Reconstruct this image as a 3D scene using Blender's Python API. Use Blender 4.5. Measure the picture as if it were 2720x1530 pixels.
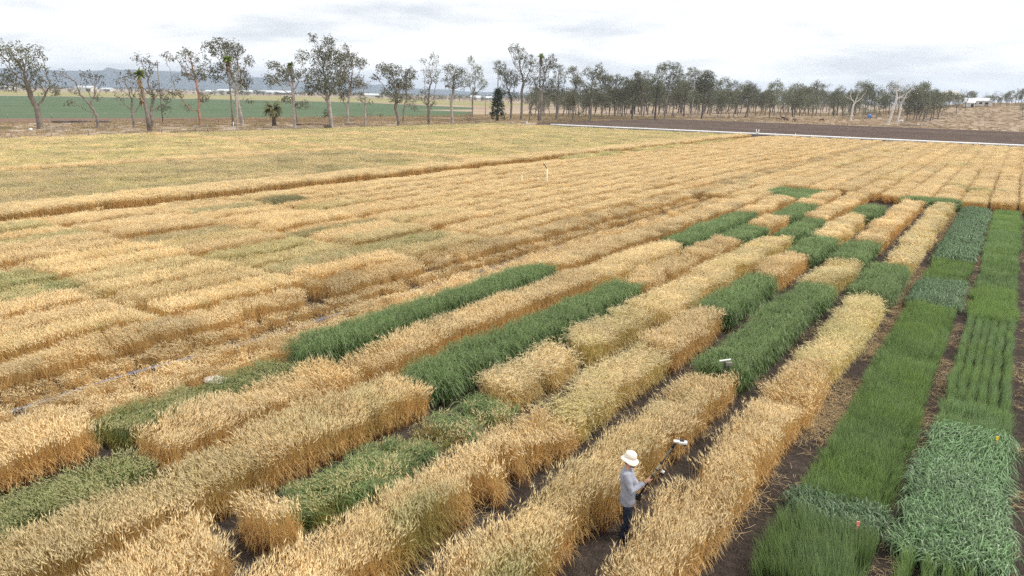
import bpy, bmesh, math, random
import numpy as np
from mathutils import Vector, Matrix

for _o in list(bpy.data.objects):
    bpy.data.objects.remove(_o)
S = bpy.context.scene
COL = S.collection
R = math.radians
rng = np.random.default_rng(7)
random.seed(7)

# ------------------------------------------------------------------ camera
CAMH = 8.0
FPX, CX, CY = 1964.0, 1360.0, 765.0            # focal length in photo pixels, photo centre
_v = np.array([2724.0 - CX, 283.0 - CY, FPX]); _v /= np.linalg.norm(_v)     # direction of the crop rows (+Y)
_n = np.cross(_v, np.array([1, .0209, 0.])); _n /= np.linalg.norm(_n)
if _n[1] > 0: _n = -_n
_x = np.cross(_v, _n); _x /= np.linalg.norm(_x)
if _x[0] < 0: _x = -_x
M = np.array([_x, _v, _n])                      # camera axes (x right, y down, z forward) -> world
cam_d = bpy.data.cameras.new('camera'); cam = bpy.data.objects.new('camera', cam_d); COL.objects.link(cam)
cam_d.sensor_width = 36; cam_d.lens = 36 * FPX / 2720; cam_d.clip_start = .1; cam_d.clip_end = 30000
cm = Matrix.Identity(4)
for i in range(3):
    cm[i][0] = M[i][0]; cm[i][1] = -M[i][1]; cm[i][2] = -M[i][2]
cm[2][3] = CAMH
cam.matrix_world = cm
S.camera = cam

# ------------------------------------------------------------------ sky, sun, exposure
SUN_EL, SUN_AZ = R(55), R(62)                   # azimuth from +Y towards +X
sun_dir = Vector((math.sin(SUN_AZ) * math.cos(SUN_EL), math.cos(SUN_AZ) * math.cos(SUN_EL), math.sin(SUN_EL)))
W = bpy.data.worlds.new('World'); S.world = W; W.use_nodes = True
nt = W.node_tree; N = nt.nodes; L = nt.links; N.clear()

def nd(nodes, typ, **kw):
    n = nodes.new(typ)
    for k, v in kw.items(): setattr(n, k, v)
    return n

out = nd(N, 'ShaderNodeOutputWorld'); bg = nd(N, 'ShaderNodeBackground'); bg.inputs[1].default_value = .1
sky = nd(N, 'ShaderNodeTexSky', sky_type='NISHITA', sun_disc=False, sun_elevation=SUN_EL, sun_rotation=SUN_AZ)
tc = nd(N, 'ShaderNodeTexCoord'); sep = nd(N, 'ShaderNodeSeparateXYZ'); L.new(tc.outputs['Generated'], sep.inputs[0])

def mth(nodes, links, op, a, b=None, c=None):
    n = nodes.new('ShaderNodeMath'); n.operation = op
    for i, v in enumerate((a, b, c)):
        if v is None: continue
        if isinstance(v, (int, float)): n.inputs[i].default_value = v
        else: links.new(v, n.inputs[i])
    return n.outputs[0]

zc = mth(N, L, 'MAXIMUM', sep.outputs[2], 0.0)
zz = mth(N, L, 'ADD', zc, .13)
comb = nd(N, 'ShaderNodeCombineXYZ')
L.new(mth(N, L, 'DIVIDE', sep.outputs[0], zz), comb.inputs[0]); L.new(mth(N, L, 'DIVIDE', sep.outputs[1], zz), comb.inputs[1])
def wnoise(scale, detail, rough, dist=0., off=0.):
    mp = nd(N, 'ShaderNodeMapping'); mp.inputs['Location'].default_value = (off, off * .7, off * .3)
    L.new(comb.outputs[0], mp.inputs[0])
    n = nd(N, 'ShaderNodeTexNoise'); n.inputs['Scale'].default_value = scale; n.inputs['Detail'].default_value = detail
    n.inputs['Roughness'].default_value = rough; n.inputs['Distortion'].default_value = dist
    L.new(mp.outputs[0], n.inputs['Vector']); return n.outputs['Fac']
def ramp(nodes, links, fac, stops, interp='LINEAR'):
    r = nodes.new('ShaderNodeValToRGB'); r.color_ramp.interpolation = interp
    e = r.color_ramp.elements
    while len(e) > 1: e.remove(e[-1])
    e[0].position, e[0].color = stops[0][0], (*stops[0][1], 1)
    for p, c in stops[1:]:
        q = e.new(p); q.color = (*c, 1)
    links.new(fac, r.inputs[0]); return r.outputs[0]
nA = wnoise(1.05, 9, .56, .25, 3.1); nB = wnoise(.42, 4, .5, .3, 9.7)
mixn = mth(N, L, 'ADD', mth(N, L, 'MULTIPLY', nA, .62), mth(N, L, 'MULTIPLY', nB, .38))
cloud = ramp(N, L, mixn, [(.38, (5.7, 5.85, 6.15)), (.45, (7.2, 7.3, 7.5)), (.51, (8.6, 8.65, 8.72)), (.58, (9.9, 9.9, 9.85))])
# thin overcast is brighter around the sun
dot = nd(N, 'ShaderNodeVectorMath', operation='DOT_PRODUCT'); L.new(tc.outputs['Generated'], dot.inputs[0]); dot.inputs[1].default_value = sun_dir
glow = mth(N, L, 'MULTIPLY_ADD', mth(N, L, 'POWER', mth(N, L, 'MAXIMUM', dot.outputs['Value'], 0.0), 2.5), .55, .82)
vm = nd(N, 'ShaderNodeVectorMath', operation='SCALE'); L.new(cloud, vm.inputs[0]); L.new(glow, vm.inputs['Scale'])
mx = nd(N, 'ShaderNodeMix', data_type='RGBA'); mx.inputs[0].default_value = .93
L.new(sky.outputs[0], mx.inputs[6]); L.new(vm.outputs[0], mx.inputs[7])
L.new(mx.outputs[2], bg.inputs[0]); L.new(bg.outputs[0], out.inputs[0])

sl = bpy.data.lights.new('sun', 'SUN'); sl.energy = 1.5; sl.angle = R(10); sl.color = (1, .95, .87)
so = bpy.data.objects.new('sun', sl); COL.objects.link(so); so.rotation_euler = (-sun_dir).to_track_quat('-Z', 'Y').to_euler()

S.view_settings.view_transform = 'Standard'; S.view_settings.look = 'None'
S.view_settings.gamma = 1; S.view_settings.use_curve_mapping = False
S.view_settings.exposure = 0.84
try:
    S.cycles.max_bounces = 6; S.cycles.diffuse_bounces = 3; S.cycles.transmission_bounces = 3
    S.cycles.volume_bounces = 0; S.cycles.glossy_bounces = 2; S.cycles.transparent_max_bounces = 4
    S.cycles.sample_clamp_indirect = 4; S.cycles.use_denoising = False
except Exception: pass

# ------------------------------------------------------------------ helpers
def un(px, py, z=0.):
    d = M @ np.array([px - CX, py - CY, FPX]); t = (z - CAMH) / d[2]
    return d[0] * t, d[1] * t

def smooth(a):
    a = np.clip(a, 0, 1); return a * a * (3 - 2 * a)

def terrain(X, Y):
    """gentle rise to the right behind the ploughed field"""
    X = np.asarray(X, float); Y = np.asarray(Y, float)
    return 8.6 * smooth((Y - 318) / 215.) * smooth((X + 105) / 95.) + 1.5 * smooth((Y - 318) / 300.)

def ground_px(px, py):
    """where the view through a photo pixel meets the ground, rise included"""
    d = M @ np.array([px - CX, py - CY, FPX])
    ts = np.linspace(.02, 1.2, 6000); P = d[None] * ts[:, None] / d[1] * 1000
    below = CAMH + P[:, 2] - terrain(P[:, 0], P[:, 1]) < 0
    i = int(np.argmax(below)) if below.any() else 3000
    return float(P[i, 0]), float(P[i, 1]), float(terrain(P[i, 0], P[i, 1]))

def vnoise(x, y, scale, seed):
    """smooth 2-D value noise, 0..1"""
    r = np.random.default_rng(seed); g = r.random((64, 64))
    u = np.asarray(x) / scale + 1000.; v = np.asarray(y) / scale + 1000.
    iu = np.floor(u).astype(int); iv = np.floor(v).astype(int); fu = u - iu; fv = v - iv
    fu = fu * fu * (3 - 2 * fu); fv = fv * fv * (3 - 2 * fv)
    G = lambda a, b: g[a % 64, b % 64]
    return (G(iu, iv) * (1 - fu) + G(iu + 1, iv) * fu) * (1 - fv) + (G(iu, iv + 1) * (1 - fu) + G(iu + 1, iv + 1) * fu) * fv

def tag(o, label=None, cat=None, group=None, kind=None):
    if label: o['label'] = label
    if cat: o['category'] = cat
    if group: o['group'] = group
    if kind: o['kind'] = kind
    return o

def empty(name, loc, rz=0.):
    o = bpy.data.objects.new(name, None); COL.objects.link(o); o.location = loc; o.rotation_euler = (0, 0, rz)
    o.empty_display_size = .2; return o

def mesh_obj(name, me, mat=None, parent=None, link=True):
    o = bpy.data.objects.new(name, me)
    if link: COL.objects.link(o)
    if mat is not None and len(me.materials) == 0:
        for m in (mat if isinstance(mat, (list, tuple)) else [mat]): me.materials.append(m)
    if parent is not None: o.parent = parent
    return o

def copy_tree(o, parent=None):
    c = o.copy(); COL.objects.link(c); c.parent = parent
    for ch in [q for q in COL.objects if q.parent == o]: copy_tree(ch, c)
    return c

class MB:
    """collects shapes into one mesh"""
    def __init__(s): s.v = []; s.f = []; s.m = []; s.sm = []
    def add(s, verts, faces, mi=0, smooth=False):
        b = len(s.v); s.v += [tuple(map(float, p)) for p in verts]
        for f in faces: s.f.append([b + i for i in f]); s.m.append(mi); s.sm.append(smooth)
    def box(s, c, d, rz=0., mi=0, tilt=None):
        c = Vector(c); mat = Matrix.Rotation(rz, 3, 'Z')
        if tilt is not None: mat = mat @ tilt
        vs = [c + mat @ Vector((x * d[0] / 2, y * d[1] / 2, z * d[2] / 2)) for x in (-1, 1) for y in (-1, 1) for z in (-1, 1)]
        s.add(vs, [(0, 1, 3, 2), (4, 6, 7, 5), (0, 4, 5, 1), (2, 3, 7, 6), (0, 2, 6, 4), (1, 5, 7, 3)], mi)
    def loft(s, rings, mi=0, caps=True):
        n = len(rings[0]); vs = [p for r in rings for p in r]; fs = []
        for k in range(len(rings) - 1):
            for i in range(n):
                j = (i + 1) % n; fs.append((k * n + i, k * n + j, (k + 1) * n + j, (k + 1) * n + i))
        if caps: fs.append(tuple(range(n))[::-1]); fs.append(tuple((len(rings) - 1) * n + i for i in range(n)))
        s.add(vs, fs, mi, True)
    def tube(s, pts, rad, n=8, mi=0, flat=1.0):
        pts = [Vector(p) for p in pts]
        if not hasattr(rad, '__len__'): rad = [rad] * len(pts)
        rings = []; up = None
        for i, p in enumerate(pts):
            t = (pts[min(i + 1, len(pts) - 1)] - pts[max(i - 1, 0)]).normalized()
            if up is None or abs(up.dot(t)) > .95: up = Vector((0, 1, 0)) if abs(t.y) < .9 else Vector((1, 0, 0))
            u = (up - t * up.dot(t)).normalized(); w = t.cross(u); up = u
            rings.append([p + (u * math.cos(a) + w * math.sin(a) * flat) * rad[i] for a in [2 * math.pi * k / n for k in range(n)]])
        s.loft(rings, mi)
    def ellip(s, c, r, n=14, m=8, mi=0, rot=None):
        c = Vector(c); rings = []
        for k in range(m + 1):
            a = math.pi * (k + .02) / (m + .04) - math.pi / 2
            ring = [Vector((r[0] * math.cos(a) * math.cos(b), r[1] * math.cos(a) * math.sin(b), r[2] * math.sin(a))) for b in [2 * math.pi * q / n for q in range(n)]]
            rings.append([c + (rot @ p if rot is not None else p) for p in ring])
        s.loft(rings, mi)
    def mesh(s, name):
        me = bpy.data.meshes.new(name); me.from_pydata(s.v, [], s.f)
        me.polygons.foreach_set('material_index', s.m); me.polygons.foreach_set('use_smooth', s.sm); me.update(); return me
    def build(s, name, mat=None, parent=None): return mesh_obj(name, s.mesh(name), mat, parent)
    def remeshed(s, name, voxel, mat=None, parent=None, smooth=3):
        """the union of the shapes as one continuous skin"""
        o = mesh_obj('temp', s.mesh('temp')); o.data.materials.clear()
        m = o.modifiers.new('r', 'REMESH'); m.mode = 'VOXEL'; m.voxel_size = voxel; m.use_smooth_shade = True
        if smooth:
            q = o.modifiers.new('s', 'SMOOTH'); q.iterations = smooth; q.factor = .5
        dg = bpy.context.evaluated_depsgraph_get(); me = bpy.data.meshes.new_from_object(o.evaluated_get(dg))
        bpy.data.objects.remove(o); me.name = name
        return mesh_obj(name, me, mat, parent)

def pmesh(name, V, F, attrs=None):
    """fast mesh from numpy arrays, F (n,3) or (n,4)"""
    me = bpy.data.meshes.new(name); V = np.asarray(V, np.float32); F = np.asarray(F, np.int32)
    k = F.shape[1]; me.vertices.add(len(V)); me.vertices.foreach_set('co', V.ravel())
    me.loops.add(F.size); me.loops.foreach_set('vertex_index', F.ravel())
    me.polygons.add(len(F)); me.polygons.foreach_set('loop_start', np.arange(0, F.size, k, dtype=np.int32))
    me.update(calc_edges=True)
    for an, (ty, dat) in (attrs or {}).items():
        a = me.attributes.new(an, ty, 'POINT'); a.data.foreach_set('vector' if ty == 'FLOAT_VECTOR' else 'value', np.asarray(dat).ravel())
    return me

# ------------------------------------------------------------------ materials
def newmat(name):
    m = bpy.data.materials.new(name); m.use_nodes = True; m.node_tree.nodes.clear()
    return m, m.node_tree.nodes, m.node_tree.links

def simple(name, col, rough=.7, var=.15, scale=6., metal=0., bump=0., spec=.3, bscale=None):
    m, n, l = newmat(name)
    o = nd(n, 'ShaderNodeOutputMaterial'); b = nd(n, 'ShaderNodeBsdfPrincipled'); b.inputs['Roughness'].default_value = rough
    b.inputs['Metallic'].default_value = metal; b.inputs['Specular IOR Level'].default_value = spec
    t = nd(n, 'ShaderNodeTexCoord'); q = nd(n, 'ShaderNodeTexNoise'); q.inputs['Scale'].default_value = scale; q.inputs['Detail'].default_value = 6
    l.new(t.outputs['Object'], q.inputs['Vector'])
    c0 = tuple(max(0, c * (1 - var)) for c in col); c1 = tuple(c * (1 + var) for c in col)
    l.new(ramp(n, l, q.outputs['Fac'], [(.3, c0), (.7, c1)]), b.inputs['Base Color'])
    if bump:
        bp = nd(n, 'ShaderNodeBump'); bp.inputs['Strength'].default_value = bump; bp.inputs['Distance'].default_value = .02
        q2 = nd(n, 'ShaderNodeTexNoise'); q2.inputs['Scale'].default_value = bscale or scale * 4; q2.inputs['Detail'].default_value = 4
        l.new(t.outputs['Object'], q2.inputs['Vector']); l.new(q2.outputs['Fac'], bp.inputs['Height']); l.new(bp.outputs[0], b.inputs['Normal'])
    l.new(b.outputs[0], o.inputs[0]); return m

def ground_mat(name, stops, scales=(.03, .3, 3.), weights=(.4, .35, .25), stretch=(1, 1), bump=.6, bdist=.05, rot=0.):
    m, n, l = newmat(name)
    o = nd(n, 'ShaderNodeOutputMaterial'); b = nd(n, 'ShaderNodeBsdfDiffuse')
    g = nd(n, 'ShaderNodeNewGeometry'); mp = nd(n, 'ShaderNodeMapping'); mp.inputs['Scale'].default_value = (stretch[0], stretch[1], 1)
    mp.inputs['Rotation'].default_value = (0, 0, rot)
    l.new(g.outputs['Position'], mp.inputs[0]); acc = None; fine = None
    for s_, w_ in zip(scales, weights):
        q = nd(n, 'ShaderNodeTexNoise'); q.inputs['Scale'].default_value = s_; q.inputs['Detail'].default_value = 5; q.inputs['Roughness'].default_value = .6
        l.new(mp.outputs[0], q.inputs['Vector']); fine = q.outputs['Fac']
        t = mth(n, l, 'MULTIPLY', q.outputs['Fac'], w_); acc = t if acc is None else mth(n, l, 'ADD', acc, t)
    l.new(ramp(n, l, acc, stops), b.inputs['Color'])
    if bump:
        bp = nd(n, 'ShaderNodeBump'); bp.inputs['Strength'].default_value = bump; bp.inputs['Distance'].default_value = bdist
        l.new(fine, bp.inputs['Height']); l.new(bp.outputs[0], b.inputs['Normal'])
    l.new(b.outputs[0], o.inputs[0]); return m

def crop_mat(name, dry, grn, gloss=0., transl=.25, rv=.45):
    """plant colours by part (0 stem foot .. 1 ear); each clump carries its own ripeness and tone"""
    m, n, l = newmat(name)
    o = nd(n, 'ShaderNodeOutputMaterial')
    pa = nd(n, 'ShaderNodeAttribute', attribute_name='part'); rn = nd(n, 'ShaderNodeAttribute', attribute_name='rnd')
    ig = nd(n, 'ShaderNodeAttribute', attribute_name='green', attribute_type='INSTANCER'); iv = nd(n, 'ShaderNodeAttribute', attribute_name='val', attribute_type='INSTANCER')
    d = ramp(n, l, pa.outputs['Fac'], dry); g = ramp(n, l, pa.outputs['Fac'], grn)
    mx = nd(n, 'ShaderNodeMix', data_type='RGBA'); mx.clamp_factor = True
    fac = mth(n, l, 'MULTIPLY_ADD', mth(n, l, 'SUBTRACT', rn.outputs['Fac'], .5), mth(n, l, 'MULTIPLY', ig.outputs['Fac'], .9), ig.outputs['Fac'])
    l.new(fac, mx.inputs[0]); l.new(d, mx.inputs[6]); l.new(g, mx.inputs[7])
    sc = nd(n, 'ShaderNodeVectorMath', operation='SCALE')
    l.new(mx.outputs[2], sc.inputs[0])
    l.new(mth(n, l, 'MULTIPLY', iv.outputs['Fac'], mth(n, l, 'MULTIPLY_ADD', rn.outputs['Fac'], rv, 1 - rv / 2)), sc.inputs['Scale'])
    df = nd(n, 'ShaderNodeBsdfDiffuse'); tr = nd(n, 'ShaderNodeBsdfTranslucent'); l.new(sc.outputs[0], df.inputs[0]); l.new(sc.outputs[0], tr.inputs[0])
    mi = nd(n, 'ShaderNodeMixShader'); mi.inputs[0].default_value = transl; l.new(df.outputs[0], mi.inputs[1]); l.new(tr.outputs[0], mi.inputs[2])
    res = mi.outputs[0]
    if gloss:
        gl = nd(n, 'ShaderNodeBsdfGlossy'); gl.inputs['Roughness'].default_value = .38; gl.inputs[0].default_value = (1, 1, 1, 1)
        m2 = nd(n, 'ShaderNodeMixShader'); m2.inputs[0].default_value = gloss; l.new(res, m2.inputs[1]); l.new(gl.outputs[0], m2.inputs[2]); res = m2.outputs[0]
    l.new(res, o.inputs[0]); return m

def leaf_mat(name, c0, c1, transl=.25):
    m, n, l = newmat(name); o = nd(n, 'ShaderNodeOutputMaterial')
    rn = nd(n, 'ShaderNodeAttribute', attribute_name='rnd'); oi = nd(n, 'ShaderNodeObjectInfo')
    col = ramp(n, l, rn.outputs['Fac'], [(0, c0), (1, c1)])
    hs = nd(n, 'ShaderNodeHueSaturation'); l.new(col, hs.inputs['Color'])
    l.new(mth(n, l, 'MULTIPLY_ADD', oi.outputs['Random'], .5, .75), hs.inputs['Value']); l.new(mth(n, l, 'MULTIPLY_ADD', oi.outputs['Random'], .03, .485), hs.inputs['Hue'])
    df = nd(n, 'ShaderNodeBsdfDiffuse'); tr = nd(n, 'ShaderNodeBsdfTranslucent'); l.new(hs.outputs[0], df.inputs[0]); l.new(hs.outputs[0], tr.inputs[0])
    mi = nd(n, 'ShaderNodeMixShader'); mi.inputs[0].default_value = transl; l.new(df.outputs[0], mi.inputs[1]); l.new(tr.outputs[0], mi.inputs[2])
    l.new(mi.outputs[0], o.inputs[0]); return m

MAT = dict(
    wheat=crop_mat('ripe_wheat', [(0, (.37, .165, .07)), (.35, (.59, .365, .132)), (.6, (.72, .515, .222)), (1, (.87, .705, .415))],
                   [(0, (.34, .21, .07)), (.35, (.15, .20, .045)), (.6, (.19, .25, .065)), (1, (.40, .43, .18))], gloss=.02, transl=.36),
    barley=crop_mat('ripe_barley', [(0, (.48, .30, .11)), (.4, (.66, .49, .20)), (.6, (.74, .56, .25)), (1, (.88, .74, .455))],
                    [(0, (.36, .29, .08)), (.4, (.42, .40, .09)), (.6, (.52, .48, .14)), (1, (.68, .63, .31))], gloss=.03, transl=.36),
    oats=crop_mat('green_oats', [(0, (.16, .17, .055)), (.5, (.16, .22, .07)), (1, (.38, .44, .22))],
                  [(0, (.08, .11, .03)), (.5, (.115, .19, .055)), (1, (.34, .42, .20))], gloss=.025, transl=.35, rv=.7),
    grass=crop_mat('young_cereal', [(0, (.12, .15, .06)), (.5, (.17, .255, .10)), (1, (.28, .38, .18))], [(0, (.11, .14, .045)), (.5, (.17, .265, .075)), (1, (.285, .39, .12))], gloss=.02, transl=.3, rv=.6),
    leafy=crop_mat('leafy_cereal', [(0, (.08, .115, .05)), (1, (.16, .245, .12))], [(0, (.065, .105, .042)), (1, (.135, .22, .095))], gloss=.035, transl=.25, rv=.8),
    straw=crop_mat('dry_straw', [(0, (.46, .31, .14)), (1, (.66, .50, .28))], [(0, (.35, .30, .18)), (1, (.5, .45, .3))], transl=.1),
    tuft=crop_mat('paddock_grass', [(0, (.34, .24, .13)), (1, (.48, .36, .22))], [(0, (.16, .17, .07)), (1, (.25, .27, .11))], transl=.15),
    soil=ground_mat('black_soil', [(.36, (.030, .024, .020)), (.46, (.058, .046, .039)), (.54, (.088, .070, .059)), (.66, (.15, .12, .10))], (.5, 5., 24.), (.25, .35, .40), bump=1., bdist=.09),
    paddock=ground_mat('dry_paddock', [(.36, (.19, .14, .10)), (.47, (.29, .22, .16)), (.55, (.36, .285, .21)), (.66, (.44, .36, .265))], (.012, .09, .8), (.35, .35, .3), stretch=(1, .45), bump=.4),
    track=ground_mat('dirt_track', [(.35, (.24, .18, .135)), (.65, (.36, .29, .23))], (.05, .5, 6.), (.3, .4, .3), stretch=(1, .1)),
    plough=ground_mat('ploughed_soil', [(.36, (.05, .036, .031)), (.48, (.088, .066, .057)), (.58, (.135, .104, .09)), (.68, (.21, .165, .14))], (.06, .6, 2.4), (.2, .35, .45), stretch=(.25, 1), bump=1., bdist=.12),
    darkstrip=ground_mat('fallow_soil', [(.36, (.12, .075, .055)), (.62, (.23, .155, .12))], (.03, .3, 2.), (.3, .35, .35), stretch=(1, .3), bump=.8),
    greenfield=ground_mat('green_crop_field', [(.36, (.078, .112, .065)), (.5, (.10, .135, .08)), (.64, (.125, .16, .098))], (.02, .12, 1.), (.3, .4, .3), stretch=(1, .25), bump=.5),
    palefield=ground_mat('pale_stubble_field', [(.36, (.21, .20, .095)), (.64, (.32, .285, .145))], (.01, .06, .5), (.4, .4, .2), stretch=(1, .3)),
    hill=ground_mat('wooded_hill', [(.35, (.020, .030, .028)), (.65, (.045, .058, .05))], (.0015, .008, .03), (.3, .35, .35), bump=0),
    bark=simple('grey_bark', (.20, .165, .14), .9, .35, 1.2, bump=.4), bark_pale=simple('pale_bark', (.34, .295, .26), .85, .3, .8, bump=.3),
    bark_dark=simple('dark_bark', (.09, .07, .06), .9, .3, 1.5, bump=.5), bark_red=simple('red_bark', (.33, .19, .13), .9, .35, .9, bump=.4),
    bark_dead=simple('bleached_wood', (.62, .58, .55), .8, .15, .8),
    leaf_gum=leaf_mat('gum_leaves', (.085, .09, .055), (.22, .22, .145)), leaf_far=leaf_mat('woodland_leaves', (.085, .092, .055), (.24, .24, .15)),
    leaf_olive=leaf_mat('olive_leaves', (.11, .11, .05), (.24, .23, .11)), leaf_dark=leaf_mat('conifer_needles', (.022, .032, .02), (.07, .085, .05)),
    leaf_palm=leaf_mat('palm_fronds', (.10, .14, .03), (.26, .30, .07)), leaf_deadfrond=leaf_mat('dead_fronds', (.22, .15, .09), (.36, .27, .17)),
    leaf_brown=leaf_mat('dry_leaves', (.20, .14, .09), (.34, .25, .16)),
    post=simple('weathered_post', (.24, .20, .17), .9, .3, 6), wire=simple('fence_wire', (.35, .34, .33), .5, .1, 4, metal=.6),
    white=simple('white_plastic', (.74, .74, .72), .45, .05, 5), pipe=simple('white_pipe', (.88, .86, .82), .5, .06, .4),
    cream=simple('cream_stake', (.78, .70, .48), .6, .08, 5), blue=simple('blue_hose', (.05, .066, .13), .45, .3, 3., spec=.5),
    tankblue=simple('blue_tank', (.10, .22, .55), .5, .1, 2), steel=simple('steel_roof', (.58, .60, .62), .35, .08, .5, metal=.3), wall=simple('painted_wall', (.60, .58, .54), .7, .06, 1),
    darkglass=simple('dark_window', (.03, .035, .04), .2, .1, 1), timber=simple('timber', (.33, .24, .17), .8, .2, 2), concrete=simple('concrete', (.55, .50, .44), .85, .12, 1.5),
    pole_olive=simple('olive_pole', (.34, .30, .21), .45, .15, 6), black=simple('black_plastic', (.018, .018, .02), .45, .2, 8), pole=simple('grey_pole', (.17, .16, .125), .45, .15, 6),
    skin=simple('skin', (.56, .31, .21), .55, .12, 20), hair=simple('dark_hair', (.025, .017, .013), .7, .3, 40),
    shirt=simple('grey_shirt', (.30, .31, .36), .9, .07, 7, bump=.35, bscale=26), jeans=simple('navy_trousers', (.018, .024, .042), .85, .25, 9, bump=.4, bscale=30), hat=simple('cream_hat', (.80, .74, .63), .85, .06, 8, bump=.3, bscale=40),
    shoe=simple('brown_boot', (.07, .045, .03), .7, .2, 8), orange=simple('orange_strap', (.55, .20, .05), .6, .2, 10), pink=simple('pink_tape', (.85, .28, .25), .6, .1, 8), yellow=simple('yellow_tag', (.85, .62, .05), .55, .08, 8),
    horse=simple('bay_horse', (.11, .055, .032), .7, .25, 2), horse_tan=simple('chestnut_horse', (.24, .13, .07), .7, .25, 2), horse_dark=simple('dark_horse', (.045, .028, .022), .7, .25, 2), horse_white=simple('white_horse', (.75, .72, .68), .7, .08, 2),
)

# ------------------------------------------------------------------ the setting
def sheet(name, pts, z, mat, label=None):
    me = bpy.data.meshes.new(name); me.from_pydata([(x, y, z) for x, y in pts], [], [tuple(range(len(pts)))])
    if me.polygons[0].normal.z < 0: me.flip_normals()
    o = mesh_obj(name, me, mat); o['kind'] = 'structure'
    if label: o['label'] = label
    return o

BIG = 11000
sheet('ground', [(-BIG, -BIG), (BIG, -BIG), (BIG, BIG), (-BIG, BIG)], -.004, MAT['paddock'], 'dry brown paddock land reaching to the horizon')
sheet('trial_field_soil', [(-121, -30), (14, -30), (14, 187), (-121, 187)], .0, MAT['soil'], 'black soil under the cereal plots')
sheet('dirt_road', [(-125.8, -60), (-120.9, -60), (-117.5, 186), (-122.5, 188)], .004, MAT['track'], 'brown dirt track along the left side of the wheat')
sheet('ploughed_field', [(-118, 187.2), (60, 187.2), (60, 297), (-160, 297), (-150, 245)], .004, MAT['plough'], 'dark ploughed field behind the white pipe')
sheet('fallow_strip', [(-186, -60), (-178, 75), (-150, 186), (-150, 210), (-172, 200), (-186, 176), (-209, 85), (-215, -60)], .004, MAT['darkstrip'], 'dark bare strip in front of the green field')
sheet('green_field', [(-217, -100), (-210, 85), (-187, 178), (-172, 225), (-225, 300), (-300, 400), (-478, 462), (-560, 400), (-660, 320), (-700, 100), (-700, -100)], .008, MAT['greenfield'], 'flat green crop field beyond the gum trees')
sheet('stubble_field', [(-715, -100), (-715, 280), (-650, 400), (-480, 500), (-330, 460), (-420, 700), (-900, 900), (-1300, 500), (-1300, -200)], .006, MAT['palefield'], 'pale yellow paddock behind the green field')

gx, gy = np.meshgrid(np.linspace(-260, 1300, 118), np.linspace(298, 1500, 92)); gz = terrain(gx, gy) + .012
gz += (vnoise(gx, gy, 45, 5) - .5) * .8 * smooth((gy - 330) / 80)
nx_, ny_ = 118, 92
idx = np.arange(nx_ * ny_).reshape(ny_, nx_)
F = np.stack([idx[:-1, :-1], idx[:-1, 1:], idx[1:, 1:], idx[1:, :-1]], -1).reshape(-1, 4)
me = pmesh('hillside', np.stack([gx, gy, gz], -1).reshape(-1, 3), F); me.polygons.foreach_set('use_smooth', np.ones(len(F), bool))
o = mesh_obj('hillside', me, MAT['paddock']); tag(o, 'dry grassy rise behind the ploughed field', kind='structure')

def hills():
    """a long wooded range far behind the plain"""
    prof = [(-500, 150), (-200, 186), (0, 180), (60, 183), (150, 188), (230, 187), (300, 185), (400, 188), (470, 190), (560, 199), (690, 207), (760, 214), (860, 222), (920, 225), (985, 224), (1030, 228), (1150, 238), (1400, 247), (1700, 252), (1900, 258)]
    px = np.linspace(-500, 1900, 200); py = np.interp(px, [p[0] for p in prof], [p[1] for p in prof])
    py = py + (vnoise(px, px * 0, 30, 3) - .5) * 1.6 + (vnoise(px, px * 0, 90, 4) - .5) * 2.5
    rows = []
    depth = np.array([7000., 7200, 7500, 7800, 8400, 9400]); hf = np.array([-.01, .30, .62, .86, 1.0, -.01])
    for k in range(6):
        d = M @ np.stack([px - CX, py - CY, np.full_like(px, FPX)])
        h = np.hypot(d[0], d[1]); X = d[0] / h; Y = d[1] / h
        top = CAMH + d[2] / h * 8400
        rows.append(np.stack([X * depth[k], Y * depth[k], np.maximum(top, 3) * hf[k] * (1 + (vnoise(px, px * 0 + k * 91, 22, 8 + k) - .5) * (.55 if 0 < k < 4 else 0))], -1))
    V = np.array(rows); n = len(px); idx = np.arange(6 * n).reshape(6, n)
    F = np.stack([idx[:-1, :-1], idx[:-1, 1:], idx[1:, 1:], idx[1:, :-1]], -1).reshape(-1, 4)
    me = pmesh('hills', V.reshape(-1, 3), F); me.polygons.foreach_set('use_smooth', np.ones(len(F), bool))
    tag(mesh_obj('hills', me, MAT['hill']), 'blue wooded range of hills on the horizon', kind='structure')
hills()

# the air
hb = MB(); hb.box((0, 0, 101.5), (22100, 22100, 207.)); ho = hb.build('haze'); ho.data.materials.clear()
m, n, l = newmat('haze'); o_ = nd(n, 'ShaderNodeOutputMaterial'); pv = nd(n, 'ShaderNodeVolumePrincipled')
pv.inputs['Color'].default_value = (.74, .85, 1, 1); pv.inputs['Density'].default_value = 1.3e-4; pv.inputs['Anisotropy'].default_value = .2
l.new(pv.outputs[0], o_.inputs['Volume']); ho.data.materials.append(m); tag(ho, 'thin pale haze over the plain', kind='stuff')
ho.display_type = 'WIRE'

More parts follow.
